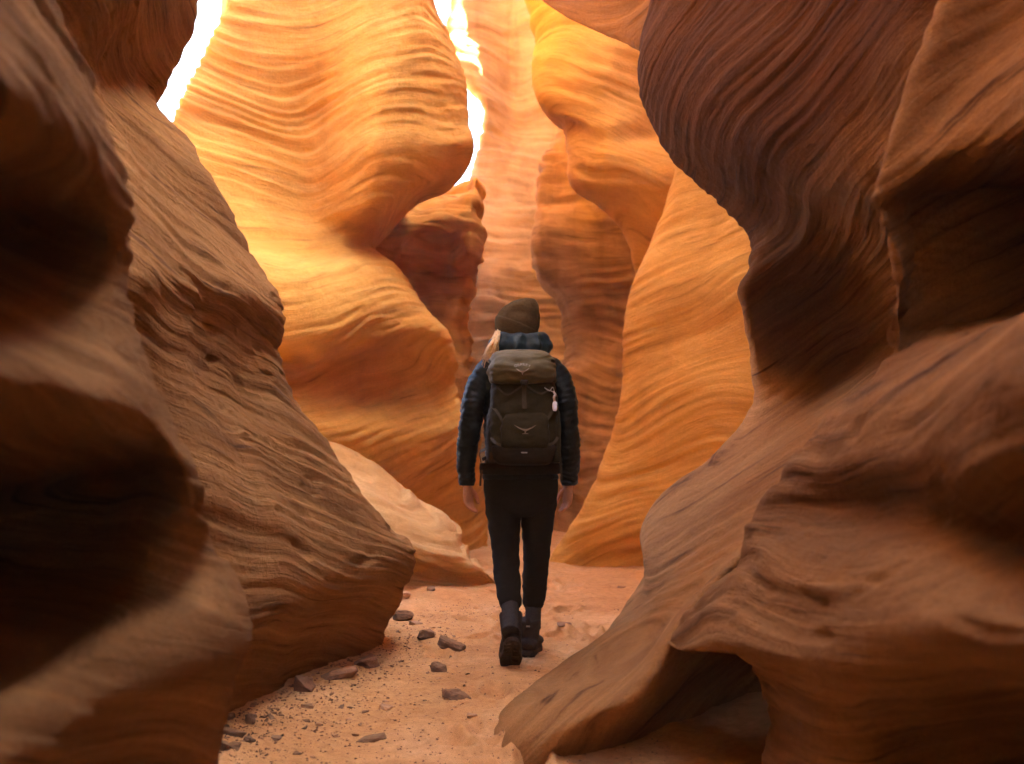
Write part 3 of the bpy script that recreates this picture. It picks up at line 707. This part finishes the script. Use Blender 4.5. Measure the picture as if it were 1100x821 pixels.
# jacket
b = MB()
b.grid(rings([q(559, 517), q(559, 513), q(559, 500), q(558.5, 480), q(558.5, 450), q(558.5, 420), q(558.5, 404), q(558, 393), q(557.5, 386), q(557.5, 378)],
             [(.168, .118), (.180, .128), (.172, .126), (.166, .124), (.176, .125), (.190, .125), (.190, .115), (.150, .100), (.105, .085), (.080, .075)],
             sub=14, seg=64, power=2.3, bump=quilt(0.040, 0.006), dis=wrinkle(0.010, 14, 8)))
for sx in (-1, 1):
    A = ARM[sx]
    path = [A[0] + np.array((-sx * 0.05, 0, 0.012)), A[0] + np.array((-sx * 0.006, 0, 0.004)), A[1], A[2], A[3], A[4], A[5] + np.array((0, 0, 0.012)), A[5] + np.array((0, 0, 0.002))]
    b.grid(rings(path, [(.048, .048), (.060, .064), (.060, .064), (.054, .058), (.049, .051), (.043, .045), (.038, .040), (.033, .035)], sub=18, seg=44, bump=quilt(0.026, 0.0058), dis=wrinkle(0.011, 15, 5 + sx, (1, 1, 1.6))))
b.build('jacket', M_jacket, person)
# hood rolled round the neck
b = MB()
cpt = []
for k in range(33):
    a = 2 * math.pi * k / 32
    cpt.append(q(560 + 22.5 * math.cos(a), 371.5 - 2.0 * -math.sin(a) * 0 + (1.5 if math.sin(a) > 0.4 else 0), 0.015 + 0.095 * math.sin(a)))
V = rings(cpt, [(.040 + 0.006 * math.sin(k * 1.7), .046 + 0.010 * (math.sin(2 * math.pi * k / 32) < -0.3)) for k in range(33)], sub=6, seg=28, ref=(0, 0, 1), bump=lambda s, a: 0.009 * np.abs(np.sin(a * 2.5 + 0.5 * math.sin(s * 9))) ** .6 + 0.003 * abs(math.sin(s * 13)) ** .5, dis=wrinkle(0.016, 15, 2))
b.grid(V, caps=True)
b.build('hood', M_hood, person)

# beanie
def beanie_ring(l, r, py, ry, yc=0.02, n=44):
    c = (q(l, py, yc) + q(r, py, yc)) / 2; rx = (q(r, py, yc) - q(l, py, yc))[0] / 2
    a = np.linspace(0, 2 * math.pi, n, endpoint=False)
    return np.stack([c[0] + rx * np.cos(a), c[1] + ry * np.sin(a), np.full(n, c[2])], 1)
prof = [(537, 575.5, 367, .098), (534.5, 578, 358, .108), (533.2, 579.5, 349, .113), (533.6, 580, 342, .112), (536.5, 580, 334.5, .104), (542, 579, 329, .090), (549, 577, 325, .070), (557, 575, 322.3, .046), (562, 572.5, 321, .026), (565.5, 570, 320.6, .008)]
V = np.array([beanie_ring(*p) for p in prof])
V = spline_axis(V, [8] * (len(prof) - 1), 0)
Wb = V.copy()
ctr = V.mean(1, keepdims=True); nn = V - ctr; nn /= np.linalg.norm(nn, axis=-1, keepdims=True)
V = V + nn * (0.006 * fbm(V * 26, 2) + 0.0016 * np.sin(np.arange(44) * 2 * math.pi * 11 / 44)[None])[..., None]
dent = q(558, 334, -0.09); V[..., 1] += 0.014 * np.exp(-(np.linalg.norm(V - dent, axis=-1) / 0.028) ** 2)
b = MB(); b.grid(V); bn = b.build('beanie', M_beanie, person)
# turned-up cuff, higher on the left
nz = len(Wb); rowsV = []
a = np.linspace(0, 2 * math.pi, 44, endpoint=False)
zlo = q(556, 368)[2]
pyt = 348 + 9.5 * np.cos(a)
zt = np.array([q(556, p)[2] for p in pyt])
for th_, lst in ((0.004, (0, .1, .3, .5, .7, .85, .95, 1.0)), (-0.002, (1.0, 0.98))):
    for f_ in lst:
        z = zlo + (zt - zlo) * f_
        row = []
        for j in range(44):
            zz = np.clip(z[j], Wb[0, j, 2], Wb[:, j, 2].max() - 1e-4)
            i = np.clip(np.searchsorted(Wb[:, j, 2], zz), 1, nz - 1)
            t_ = (zz - Wb[i - 1, j, 2]) / (Wb[i, j, 2] - Wb[i - 1, j, 2] + 1e-9)
            p = Wb[i - 1, j] * (1 - t_) + Wb[i, j] * t_
            c = Wb[i].mean(0); n_ = p - c; n_[2] = 0; n_ /= np.linalg.norm(n_) + 1e-9
            edge = 0.0035 if 0.05 < f_ < 0.97 else 0
            row.append(p + n_ * (th_ + edge) + (0, 0, z[j] - zz))
        rowsV.append(row)
b = MB(); b.grid(np.array(rowsV), caps=False); b.build('cuff', M_beanie, bn)

# long hair over the left shoulder
b = MB(); rh = random.Random(3)
for k in range(300):
    u = rh.random(); f_ = rh.random()
    y0 = -0.085 + 0.13 * f_
    p0 = q(535.5 + 4.5 * u, 351 + 8 * rh.random(), -0.03 + 0.09 * f_)
    p1 = q(529 + 6 * u + rh.gauss(0, .6), 366 + 2 * u, y0 - 0.02)
    p2 = q(523.5 + 10 * u + rh.gauss(0, .9), 376, y0 - 0.03)
    p3 = q(519.5 + 11 * u + rh.gauss(0, 1.8), 389 + rh.gauss(0, 3.5), y0 - 0.02 + 0.03 * f_)
    r = 0.0020 + 0.002 * rh.random()
    b.grid(rings([p0, p1, p2, p3], [r, r * 1.4, r * 1.1, r * 0.25], sub=5, seg=6))
for k in range(40):                                                     # strands behind the beanie edge, lit at the temple
    y0 = 0.05 + 0.05 * rh.random()
    p0 = q(537 + 2 * rh.random(), 346 + 6 * rh.random(), y0); p1 = q(533.5 + rh.gauss(0, .5), 356, y0); p2 = q(532 + rh.gauss(0, 1), 366, y0 - 0.01)
    b.grid(rings([p0, p1, p2], [.002, .0025, .002], sub=5, seg=6))
b.build('hair', M_hair, person)

# ------------------------------------------------------------------ backpack
BK = -0.30
pack = empty('backpack', tuple(ORG + q(562, 500, -0.25)), 'olive hiking backpack with pale printed emblems worn on the walking person\'s back', 'backpack')
PKO = q(562, 500, -0.25)
def qb(px, py, y=BK): return q(px, py, y) - PKO
def slab_rings(prof, n=72, power=3.4, y=BK, creases=0.0, seed=0.0):
    """prof: (left px, right px, py, y of the front face, y of the back face)"""
    a = np.linspace(0, 2 * math.pi, n, endpoint=False)
    ca, sa = np.cos(a), np.sin(a); k = (np.abs(ca) ** power + np.abs(sa) ** power) ** (-1 / power)
    V = []
    for l, r, py, yf, yb in prof:
        A, B = qb(l, py), qb(r, py)
        c = (A + B) / 2; rx = (B - A)[0] / 2
        V.append(np.stack([c[0] + rx * ca * k, (yf + yb) / 2 - PKO[1] + (yb - yf) / 2 * sa * k, np.full(n, c[2])], 1))
    V = np.array(V); V = spline_axis(V, [7] * (len(V) - 1), 0)
    if creases:
        c = V.mean(1, keepdims=True); d = V - c; d /= np.linalg.norm(d, axis=-1, keepdims=True) + 1e-6
        e = fbm(V * (11, 11, 20) + seed, 3) + 0.7 * np.abs(noise(V * (14, 14, 34) + seed + 4))
        V = V + d * (creases * e)[..., None]
    return V
b = MB()
b.grid(slab_rings([(545, 580, 500.5, -.27, -.17), (536, 589, 499, -.32, -.14), (530, 595, 494, -.35, -.13), (526.5, 598.5, 480, -.37, -.125), (525, 600, 460, -.375, -.125), (526, 599, 440, -.37, -.125), (529, 597, 420, -.35, -.125), (532, 594, 408, -.33, -.13), (540, 585, 402, -.30, -.15)], creases=0.017, seed=2))
b.build('pack_body', M_pack, pack)
b = MB()
b.grid(slab_rings([(540, 584, 500, -.33, -.25), (534, 591, 497, -.372, -.2), (529.5, 596, 489, -.386, -.2), (527.5, 597.5, 480, -.386, -.2), (529, 596, 477.5, -.37, -.2)], creases=0.004, seed=5))
b.build('base_panel', M_packdark, pack)
b = MB()
b.grid(slab_rings([(541, 586, 483, -.37, -.33), (539, 588, 479, -.398, -.33), (538.5, 588.5, 465, -.404, -.33), (540, 587, 450, -.396, -.33), (543, 584.5, 443, -.37, -.33)], creases=0.012, seed=7, power=4))
b.build('front_pocket', M_pack, pack)
b = MB()
b.grid(slab_rings([(537, 586, 413.5, -.34, -.17), (529, 594, 411, -.385, -.13), (526, 596.5, 403, -.405, -.115), (526, 596, 393, -.40, -.11), (529, 593, 383, -.37, -.11), (534, 588, 377.5, -.32, -.12), (541, 580, 375, -.27, -.15)], creases=0.022, seed=11, power=2.9))
lid = b.build('lid', M_packlid, pack)
for l, r in ((522.5, 533), (591.5, 602.5)):                             # side pockets
    b = MB()
    b.grid(slab_rings([(l + 2, r - 1, 497, -.31, -.2), (l, r, 492, -.335, -.15), (l - .3, r + .3, 470, -.335, -.15), (l + .5, r, 452, -.325, -.15), (l + 3, r - 1, 447 if l < 550 else 442, -.30, -.17)], creases=0.006, seed=l, power=3))
    b.build('side_pocket', M_packdark if l < 550 else M_pack, pack)
def ribbon(path, w=0.02, t=0.003, up=(0, -1, 0), name='strap', mat=None, parent=None, sub=8):
    """flat strap along a path, lying against a surface whose outward side is `up`"""
    C_ = catmull(path, sub); T = np.gradient(C_, axis=0); T /= np.linalg.norm(T, axis=1)[:, None]
    u = np.array(up, float); V = []
    for c, tt in zip(C_, T):
        n_ = u - tt * np.dot(u, tt); n_ /= np.linalg.norm(n_) + 1e-9
        s_ = np.cross(tt, n_)
        V.append([c - s_ * w / 2 - n_ * t / 2, c + s_ * w / 2 - n_ * t / 2, c + s_ * w / 2 + n_ * t / 2, c - s_ * w / 2 + n_ * t / 2])
    b = MB(); b.grid(np.array(V)); return b.build(name, mat or M_web, parent or pack, smooth=False)
# lid strap with buckle down the middle
ribbon([qb(563, 409, -.392), qb(563, 416, -.372), qb(563, 428, -.374), qb(563.5, 439, -.390)], 0.020, name='lid_strap')
b = MB(); b.grid(slab_rings([(559.5, 566.5, 414.5, -.392, -.372), (559, 567, 413, -.398, -.372), (559, 567, 410, -.402, -.374), (560, 566, 409, -.398, -.376)], n=24, power=5)); b.build('buckle', M_black, pack)
ribbon([qb(533, 415, -.335), qb(545, 424, -.368), qb(556, 418, -.372), qb(562, 413, -.378)], 0.009, name='cord_strap')
ribbon([qb(593, 416, -.335), qb(581, 423, -.366), qb(571, 418, -.372), qb(564, 413, -.378)], 0.009, name='cord_strap')
for s_, x0, x1 in ((-1, 529, 539.5), (1, 598, 587.5)):                  # compression straps
    ribbon([qb(x0, 437, -.33), qb((x0 + x1) / 2, 443, -.366), qb(x1, 452, -.385)], 0.013, name='compression_strap')
    ribbon([qb(x0 - s_ * -1.5, 470, -.335), qb(x0 - s_ * 3.5, 476, -.385), qb(x0 - s_ * 9, 478, -.398)], 0.013, name='compression_strap')
for sx, xs in ((-1, 527), (1, 592)):                                    # padded shoulder straps
    ribbon([qb(xs + (3 if sx < 0 else -3), 398, -.115), qb(xs, 389, -.095), qb(xs + sx * 0.5, 384.5, -.02), qb(xs + sx * 1, 391, .09), qb(xs + sx * -2, 420, .135), qb(xs - sx * 2, 455, .135), qb(xs - sx * 3, 485, .10), qb(xs + sx * 3, 492, .0), qb(xs, 490, -.125)], 0.055, 0.012, up=(sx * 0.3, -0.2, 1.0), name='shoulder_strap', mat=M_packdark)
b = MB()                                                                # hip belt
a = np.linspace(0, 2 * math.pi, 64, endpoint=False); V = []
for py, o_ in ((509, 0), (508.5, .008), (503, .010), (498, .008), (497.5, 0)):
    z = qb(559, py, 0)[2]
    V.append(np.stack([qb(559, py, 0)[0] + (0.188 + o_) * np.cos(a), -PKO[1] + (0.138 + o_) * np.sin(a), np.full(64, z)], 1))
b.grid(np.array(V), caps=False); b.build('hip_belt', M_packdark, pack)
ribbon([qb(527, 478.5, -.30), qb(519, 484, -.2), qb(515.5, 486, -.12), qb(517, 500, -.05)], 0.014, up=(-1, -0.4, 0.2), name='stabiliser_strap')
ribbon([qb(517.5, 505, -.07), qb(516.5, 512, -.075), qb(516, 522, -.08)], 0.010, up=(0, -1, 0), name='loose_strap_end')
ribbon([qb(602, 487, -.12), qb(602.5, 500, -.10), qb(603.5, 516, -.09)], 0.010, up=(0, -1, 0), name='loose_strap_end')
# printed marks, laid 1 mm proud of the cloth
def hit_front(o, x, z):
    ok, loc, nor, i = o.ray_cast(Vector((x, -2.0, z)), Vector((0, 1, 0)))
    return loc.y if ok else None
def print_mesh(polys, host, name, mat, px, py, lift=0.002):
    """polys: 2-D outlines in metres about the mark's centre -> thin raised print following the cloth"""
    c = qb(px, py)
    b = MB()
    for verts, faces in polys:
        V = []
        for x, z in verts:
            y = hit_front(host, c[0] + x, c[2] + z)
            V.append((c[0] + x, (y if y is not None else c[1]) - lift, c[2] + z))
        b.add(V, faces)
    return b.build(name, mat, pack, smooth=False, thick=0.001, recalc=False)
def glyphs(txt, size):
    cu = bpy.data.curves.new('lettering', 'FONT'); cu.body = txt; cu.size = size; cu.align_x = 'CENTER'; cu.align_y = 'CENTER'
    ob = bpy.data.objects.new('lettering', cu); C.objects.link(ob)
    dg = bpy.context.evaluated_depsgraph_get(); me = ob.evaluated_get(dg).to_mesh()
    r = ([(v.co.x, v.co.y) for v in me.vertices], [tuple(p.vertices) for p in me.polygons])
    bpy.data.objects.remove(ob); bpy.data.curves.remove(cu)
    return r
bpy.context.view_layer.update()
WORD = 'OSPREY'; polys = []
for k, ch in enumerate(WORD):
    t_ = (k - 2.5) / 2.5; v, f = glyphs(ch, 0.0165); a = -t_ * 0.42
    v = [(x * 1.15 * math.cos(a) - y * math.sin(a) + t_ * 0.030, x * 1.15 * math.sin(a) + y * math.cos(a) + 0.009 - 0.006 * t_ * t_) for x, y in v]
    polys.append((v, f))
print_mesh(polys, lid, 'lettering', M_print, 561, 395.5)
def swoop(W, dip, thick, n=20):
    """spread wings as one tapering crescent with a small body below"""
    up, lo = [], []
    for k in range(n + 1):
        t_ = -1 + 2 * k / n; y = dip * (abs(t_) ** 1.5) ; th = thick * (1 - abs(t_)) ** 0.7 * (1 + 0.15 * math.cos(t_ * 9))
        up.append((W * t_, y + th * 0.4)); lo.append((W * t_, y - th * 0.6))
    v = up + lo; f = [(k, k + 1, n + 2 + k, n + 1 + k) for k in range(n)]
    v2 = [(-W * .10, 0), (W * .10, 0), (W * .05, -thick * 1.5), (-W * .05, -thick * 1.5)]
    return [(v, f), (v2, [(0, 1, 2, 3)])]
print_mesh(swoop(0.031, 0.016, 0.008), lid, 'wing_emblem', M_print, 561, 401)
fp = [o_ for o_ in pack.children if o_.name.startswith('front_pocket')][0]
print_mesh(swoop(0.052, 0.024, 0.010), fp, 'wing_emblem', M_print2, 564, 462)
print_mesh([([(-.013, -.0015), (.013, -.0015), (.013, .0015), (-.013, .0015)], [(0, 1, 2, 3)])], fp, 'small_print', M_print2, 564, 466)
bp_ = [o_ for o_ in pack.children if o_.name.startswith('base_panel')][0]
print_mesh([([(-.014, -.003), (.014, -.003), (.014, .003), (-.014, .003)], [(0, 1, 2, 3)])], bp_, 'reflective_tab', M_print, 563, 486)

# tag clipped to the pack
kt = empty('key_tag', tuple(ORG + q(597, 430, -.36)), 'small white tag on a cord clipped to the right side of the olive backpack', 'tag')
KO = q(597, 430, -.36)
def qk(px, py, y=-.36): return q(px, py, y) - KO
b = MB(); V = []
for yy, k in ((-.366, .9), (-.368, 1), (-.376, 1), (-.378, .9)):
    ring_ = [(596 + 2.6 * k * math.copysign(abs(math.cos(a_)) ** .6, math.cos(a_)), 436.5 + 5.4 * k * math.copysign(abs(math.sin(a_)) ** .6, math.sin(a_))) for a_ in np.linspace(0, 2 * math.pi, 24, endpoint=False)]
    V.append([qk(x_, y_, yy) for x_, y_ in ring_])
b.grid(np.array(V)); b.build('tag_body', M_white, kt)
b = MB(); b.grid(rings([qk(596, 431.5, -.372), qk(595.2, 427, -.37), qk(596.4, 424, -.366), qk(594.5, 421, -.36)], [.005, .007, .006, .004], sub=6, seg=14)); b.build('clip', M_metal, kt)
b = MB(); b.grid(rings([qk(594.5, 421, -.36), qk(588, 418.5, -.362), qk(585, 416.5, -.358), qk(590, 420, -.36), qk(594, 416, -.345), qk(595.5, 421, -.35)], [.0022] * 6, sub=8, seg=8)); b.build('cord', M_print, kt)
# ------------------------------------------------------------------ stones lying on the sand
M_st_dark = plain('dark_stone', (0.13, 0.07, 0.038), 0.85, 0.25, 0.3, 22, 0.8, 90)
M_st_brown = plain('brown_stone', (0.24, 0.125, 0.07), 0.88, 0.2, 0.3, 22, 0.8, 90)
M_st_tan = plain('tan_stone', (0.42, 0.23, 0.125), 0.9, 0.2, 0.22, 22, 0.8, 90)
M_st_grey = plain('grey_stone', (0.18, 0.105, 0.062), 0.85, 0.25, 0.3, 22, 0.8, 90)
for m_ in (M_st_dark, M_st_brown, M_st_tan, M_st_grey):               # sand dust settled on the upper faces
    nt = m_.node_tree; b_ = [n for n in nt.nodes if n.type == 'BSDF_PRINCIPLED'][0]
    src = b_.inputs['Base Color'].links[0].from_socket
    ge = nt.nodes.new('ShaderNodeNewGeometry'); sp = nt.nodes.new('ShaderNodeSeparateXYZ'); nt.links.new(ge.outputs['Normal'], sp.inputs[0])
    nz_ = noise_node(nt, ge.outputs['Position'], 45, 4, 0.65)
    f_ = math_node(nt, 'MULTIPLY', math_node(nt, 'SUBTRACT', math_node(nt, 'ADD', sp.outputs[2], nz_), 0.85, ), 1.1, True)
    nt.links.new(mixc(nt, math_node(nt, 'MULTIPLY', f_, 0.38), src, (0.50, 0.26, 0.105)), b_.inputs['Base Color'])
def stone_mesh(name, seed, dims, bev=0.06, cuts=14, rough=0.05):
    """broken angular stone: hull of scattered points, edges worn, faces pitted"""
    r = random.Random(seed); bm = bmesh.new()
    for k in range(cuts):
        v = Vector((r.uniform(-1, 1), r.uniform(-1, 1), r.uniform(-1, 1)))
        m_ = max(abs(v.x), abs(v.y), abs(v.z)); v = v / m_ * r.uniform(0.72, 1.0)
        bm.verts.new((v.x * dims[0] / 2, v.y * dims[1] / 2, v.z * dims[2] / 2))
    res = bmesh.ops.convex_hull(bm, input=bm.verts)
    bmesh.ops.delete(bm, geom=[g for g in bm.verts if not g.link_faces], context='VERTS')
    bmesh.ops.dissolve_limit(bm, angle_limit=R(12), verts=bm.verts, edges=bm.edges)
    bmesh.ops.bevel(bm, geom=list(bm.edges), offset=min(dims) * bev, segments=1, affect='EDGES', clamp_overlap=True)
    bmesh.ops.triangulate(bm, faces=bm.faces)
    for _ in range(2):
        bmesh.ops.subdivide_edges(bm, edges=[e for e in bm.edges if e.calc_length() > max(dims) * 0.09], cuts=1)
        bmesh.ops.triangulate(bm, faces=bm.faces)
    co = np.array([v.co for v in bm.verts]); L = max(dims)
    d = rough * min(dims) * fbm(co / L * 7 + seed, 3) + 0.4 * rough * min(dims) * np.tanh(3 * noise(co / np.array(dims) * (1.2, 1.2, 5) + seed))
    bm.normal_update()
    for v, k in zip(bm.verts, d): v.co += v.normal * float(k) * 2
    me = bpy.data.meshes.new(name); bm.to_mesh(me); bm.free()
    me.polygons.foreach_set('use_smooth', [False] * len(me.polygons))
    return me
def stone(px, py, w, h, mat, label, seed, depth=None, yaw=0, tilt=(0, 0), group=None, sink=0.36, name='stone', cat='stone', bev=0.10, cuts=18):
    """px, py: where it sits on the floor; w, h: its size as it shows, in photo pixels"""
    x, y = on_floor(px, py); s = y / F
    wm, hm = w * s, h * s
    dm = depth if depth else wm * 0.7
    me = stone_mesh(name, seed, (wm, dm, hm), bev, cuts)
    o = link(name, me, mat); tag(o, label, cat, group)
    o.location = (x, y, gh(x, y) + hm * (0.5 - sink)); o.rotation_euler = (R(tilt[0]), R(tilt[1]), R(yaw))
    return o
SG = 'loose stones on the sand'
stone(327, 748, 27, 26, M_st_brown, 'squarish brown stone block standing clear at the foot of the undercut left wall', 1, 0.075, 15, (0, 14), SG, bev=.09)
stone(362, 733, 46, 15, M_st_brown, 'low brown stone lying just behind the squarish block under the left wall', 2, 0.14, 20, (0, -6), SG)
stone(392, 716, 34, 14, M_st_brown, 'flat brown slab tucked deep against the left wall foot, behind the squarish block', 3, 0.13, 25, (0, -8), SG)
stone(485, 699, 34, 15, M_st_dark, 'long dark slab nearest the hiker\'s trailing boot, on the left side of the path', 4, 0.09, -22, (0, 14), SG)
stone(458, 688, 22, 13, M_st_dark, 'dark jagged stone touching the upper end of the long dark slab', 5, 0.08, 10, (0, 8), SG)
stone(471, 722, 22, 12, M_st_dark, 'dark tilted shard just below the long dark slab', 6, 0.07, -30, (0, 22), SG)
stone(473, 709, 11, 6, M_st_tan, 'small tan pebble perched above the dark tilted shard', 7, 0.04, 0, (0, 0), SG)
stone(491, 749, 34, 14, M_st_dark, 'dark arched stone half buried in a mound of sand left of the rock toe', 8, 0.09, 8, (0, 4), SG, sink=.35)
stone(400, 793, 40, 10, M_st_dark, 'long thin dark shard lying alone nearest the camera on open sand', 9, 0.06, 12, (0, -12), SG)
stone(434, 652, 15, 11, M_st_tan, 'pale tan stone in the corner where the left wall tip meets the sunlit sand', 10, 0.08, 5, (0, 5), SG)
stone(432, 666, 28, 15, M_st_dark, 'dark rubble stone directly under the tip of the left wall', 11, 0.12, 20, (0, 5), SG)
stone(447, 672, 16, 7, M_st_tan, 'small tan flat stone right of the dark rubble under the left wall tip', 12, 0.06, -10, (0, 4), SG)
stone(463, 644, 9, 7, M_st_grey, 'small grey stone at the foot of the sand mounds below the pale slab', 13, 0.05, 0, (0, 0), SG)
stone(269, 790, 12, 14, M_st_grey, 'small dark grey pointed stone above the stacked shards at the lower left', 14, 0.045, 20, (0, 10), SG, sink=.15)
stone(244, 788, 17, 9, M_st_grey, 'flat grey stone against the near left wall, beside the pointed grey stone', 15, 0.06, 0, (0, 4), SG)
stone(248, 805, 34, 9, M_st_grey, 'long grey shard, upper of the pile in the lower left corner of the sand', 16, 0.06, -12, (0, 6), SG)
stone(236, 820, 20, 15, M_st_dark, 'dark block at the bottom edge beside the near left wall', 17, 0.06, 10, (0, 0), SG)
stone(252, 817, 16, 9, M_st_dark, 'dark shard right of the block at the bottom left edge of the sand', 18, 0.05, -25, (0, 8), SG)
stone(268, 809, 14, 8, M_st_dark, 'dark shard at the right end of the long grey shard in the lower left pile', 19, 0.045, -20, (0, 10), SG)
stone(414, 760, 17, 7, M_st_tan, 'pale flat chip on the sand midway between the thin dark shard and dark tilted shard', 20, 0.05, -6, (0, 5), SG)
stone(508, 771, 13, 6, M_st_tan, 'pale rounded chip on the sand just below the half buried arched stone', 21, 0.05, 10, (0, 4), SG)
stone(342, 782, 8, 4, M_st_tan, 'tiny cream chip on the sand below the squarish brown block', 22, 0.025, 10, (0, 4), SG)
stone(297, 800, 12, 5, M_st_grey, 'grey chip lying between the lower left pile and the cream chip', 23, 0.04, -8, (0, 6), SG)
stone(330, 765, 16, 5, M_st_brown, 'flat brown chip right in front of the squarish brown block', 24, 0.06, 5, (0, 3), SG)
stone(607, 674, 18, 5, M_st_brown, 'flat brown stone set in the sand to the right of the hiker\'s boots', 25, 0.11, 5, (0, 2), SG)
stone(638, 692, 5, 4, M_st_dark, 'small dark pebble by the edge of the right wall foot, level with the boots', 26, 0.03, 5, (0, 2), SG)
stone(667, 633, 10, 3, M_st_brown, 'little brown chip far along the sand near the golden wall', 27, 0.06, 5, (0, 2), SG)
# many small chips nobody could tell apart: one kind, copied
rs = random.Random(12)
protos = [stone_mesh('stone_chip', 100 + k, (0.030, 0.020, 0.010), cuts=10) for k in range(6)]
for k, me in enumerate(protos): me.materials.append([M_st_dark, M_st_brown, M_st_grey, M_st_dark, M_st_tan, M_st_brown][k])
GC = 'small stone chips strewn along the left side of the path'
nchip = 0
while nchip < 110:
    px = rs.uniform(240, 520); py = rs.uniform(672, 818)
    edge = 240 + (790 - py) * 1.62                       # foot of the left wall
    if px < edge or rs.random() > math.exp(-((px - edge) / 75)): continue
    x, y = on_floor(px, py)
    o = bpy.data.objects.new('stone_chip', protos[rs.randrange(6)]); C.objects.link(o)
    s = 0.55 + 0.9 * rs.random() ** 2; o.scale = (s, s, s * rs.uniform(.7, 1.2))
    o.location = (x, y, gh(x, y) + 0.002); o.rotation_euler = (rs.gauss(0, .25), rs.gauss(0, .25), rs.uniform(0, 6.3))
    tag(o, 'small angular stone chip among many strewn over sand along the left wall', 'stone chip', GC); nchip += 1
# grit: far too many to count
b = MB()
for k in range(5200):
    if rs.random() < 0.5:
        px = rs.uniform(225, 720); py = rs.uniform(615, 835)
    else:
        py = rs.uniform(650, 830); px = 240 + (790 - py) * 1.62 + abs(rs.gauss(0, 60))
    x, y = on_floor(px, py)
    if abs(x) > 1.6: continue
    r = 0.0022 + 0.0045 * rs.random() ** 3; z = gh(x, y)
    c = np.array((x, y, z + r * .3)); pts_ = [c + r * np.array(d) * rs.uniform(.6, 1.3) for d in ((1, 0, 0), (0, 1, 0), (-1, 0, 0), (0, -1, 0), (0, 0, .8))]
    b.add(pts_, [(0, 1, 4), (1, 2, 4), (2, 3, 4), (3, 0, 4)])
gr = b.build('gravel', plain('grit', (0.16, 0.085, 0.05), 0.9, 0.15, 0.6, 9), smooth=False, recalc=False)
tag(gr, 'fine dark grit scattered over the sand floor', 'gravel', kind='stuff')
hz = MB(); hb = [(-12,-12,-1),(12,-12,-1),(12,24,-1),(-12,24,-1),(-12,-12,13.5),(12,-12,13.5),(12,24,13.5),(-12,24,13.5)]
hz.add(hb,[(0,3,2,1),(4,5,6,7),(0,1,5,4),(1,2,6,5),(2,3,7,6),(3,0,4,7)])
hm = bpy.data.materials.new('dusty_air'); hm.use_nodes=True; hn=hm.node_tree
for x in list(hn.nodes): hn.nodes.remove(x)
ho=hn.nodes.new('ShaderNodeOutputMaterial'); hv=hn.nodes.new('ShaderNodeVolumePrincipled')
hv.inputs['Density'].default_value=0.0032; hv.inputs['Color'].default_value=(1.0,0.76,0.5,1); hv.inputs['Anisotropy'].default_value=0.3
hn.links.new(hv.outputs[0],ho.inputs['Volume'])
tag(hz.build('haze',hm,smooth=False),kind='stuff')
EXPOSURE = 5.0
# ------------------------------------------------------------------ light, sky, camera
SUN_EL, SUN_AZ = R(57), R(96)          # azimuth measured clockwise from straight down the canyon (+Y) towards +X
w = bpy.data.worlds.new('World'); sc.world = w; w.use_nodes = True
nt = w.node_tree; bg = nt.nodes['Background']
sky = nt.nodes.new('ShaderNodeTexSky'); sky.sky_type = 'NISHITA'; sky.sun_disc = False
sky.sun_elevation = SUN_EL; sky.sun_rotation = SUN_AZ; sky.altitude = 1200; sky.dust_density = 5.0; sky.air_density = 0.5; sky.ozone_density = 0.0
nt.links.new(sky.outputs[0], bg.inputs[0]); bg.inputs[1].default_value = 0.09
l = bpy.data.lights.new('sun', 'SUN'); l.energy = 5.0; l.angle = R(0.53); l.color = (1.0, 0.9, 0.74)
so = bpy.data.objects.new('sun', l); C.objects.link(so)
sd = Vector((math.sin(SUN_AZ) * math.cos(SUN_EL), math.cos(SUN_AZ) * math.cos(SUN_EL), math.sin(SUN_EL)))
so.rotation_euler = sd.to_track_quat('Z', 'Y').to_euler(); so.location = (0, 0, 20)

cd = bpy.data.cameras.new('camera'); cd.sensor_width = 36; cd.lens = 36 * F / 1100; cd.clip_end = 2000; cd.clip_start = 0.05
cam = bpy.data.objects.new('camera', cd); C.objects.link(cam)
cam.location = (0, 0, CAMH); cam.rotation_euler = (R(90) + PITCH, 0, 0)
cd.dof.use_dof = True; cd.dof.focus_distance = 5.4; cd.dof.aperture_fstop = 2.8
sc.camera = cam
sc.view_settings.view_transform = 'Standard'; sc.view_settings.look = 'None'; sc.view_settings.gamma = 1.0
sc.view_settings.use_curve_mapping = False; sc.view_settings.exposure = EXPOSURE
cy = sc.cycles
cy.max_bounces = 10; cy.diffuse_bounces = 8; cy.glossy_bounces = 2; cy.transmission_bounces = 2
cy.use_denoising = True
cy.sample_clamp_indirect = 8
cy.caustics_reflective = False; cy.caustics_refractive = False
cy.use_adaptive_sampling = True; cy.adaptive_threshold = 0.035; cy.adaptive_min_samples = 16
cy.volume_bounces = 0
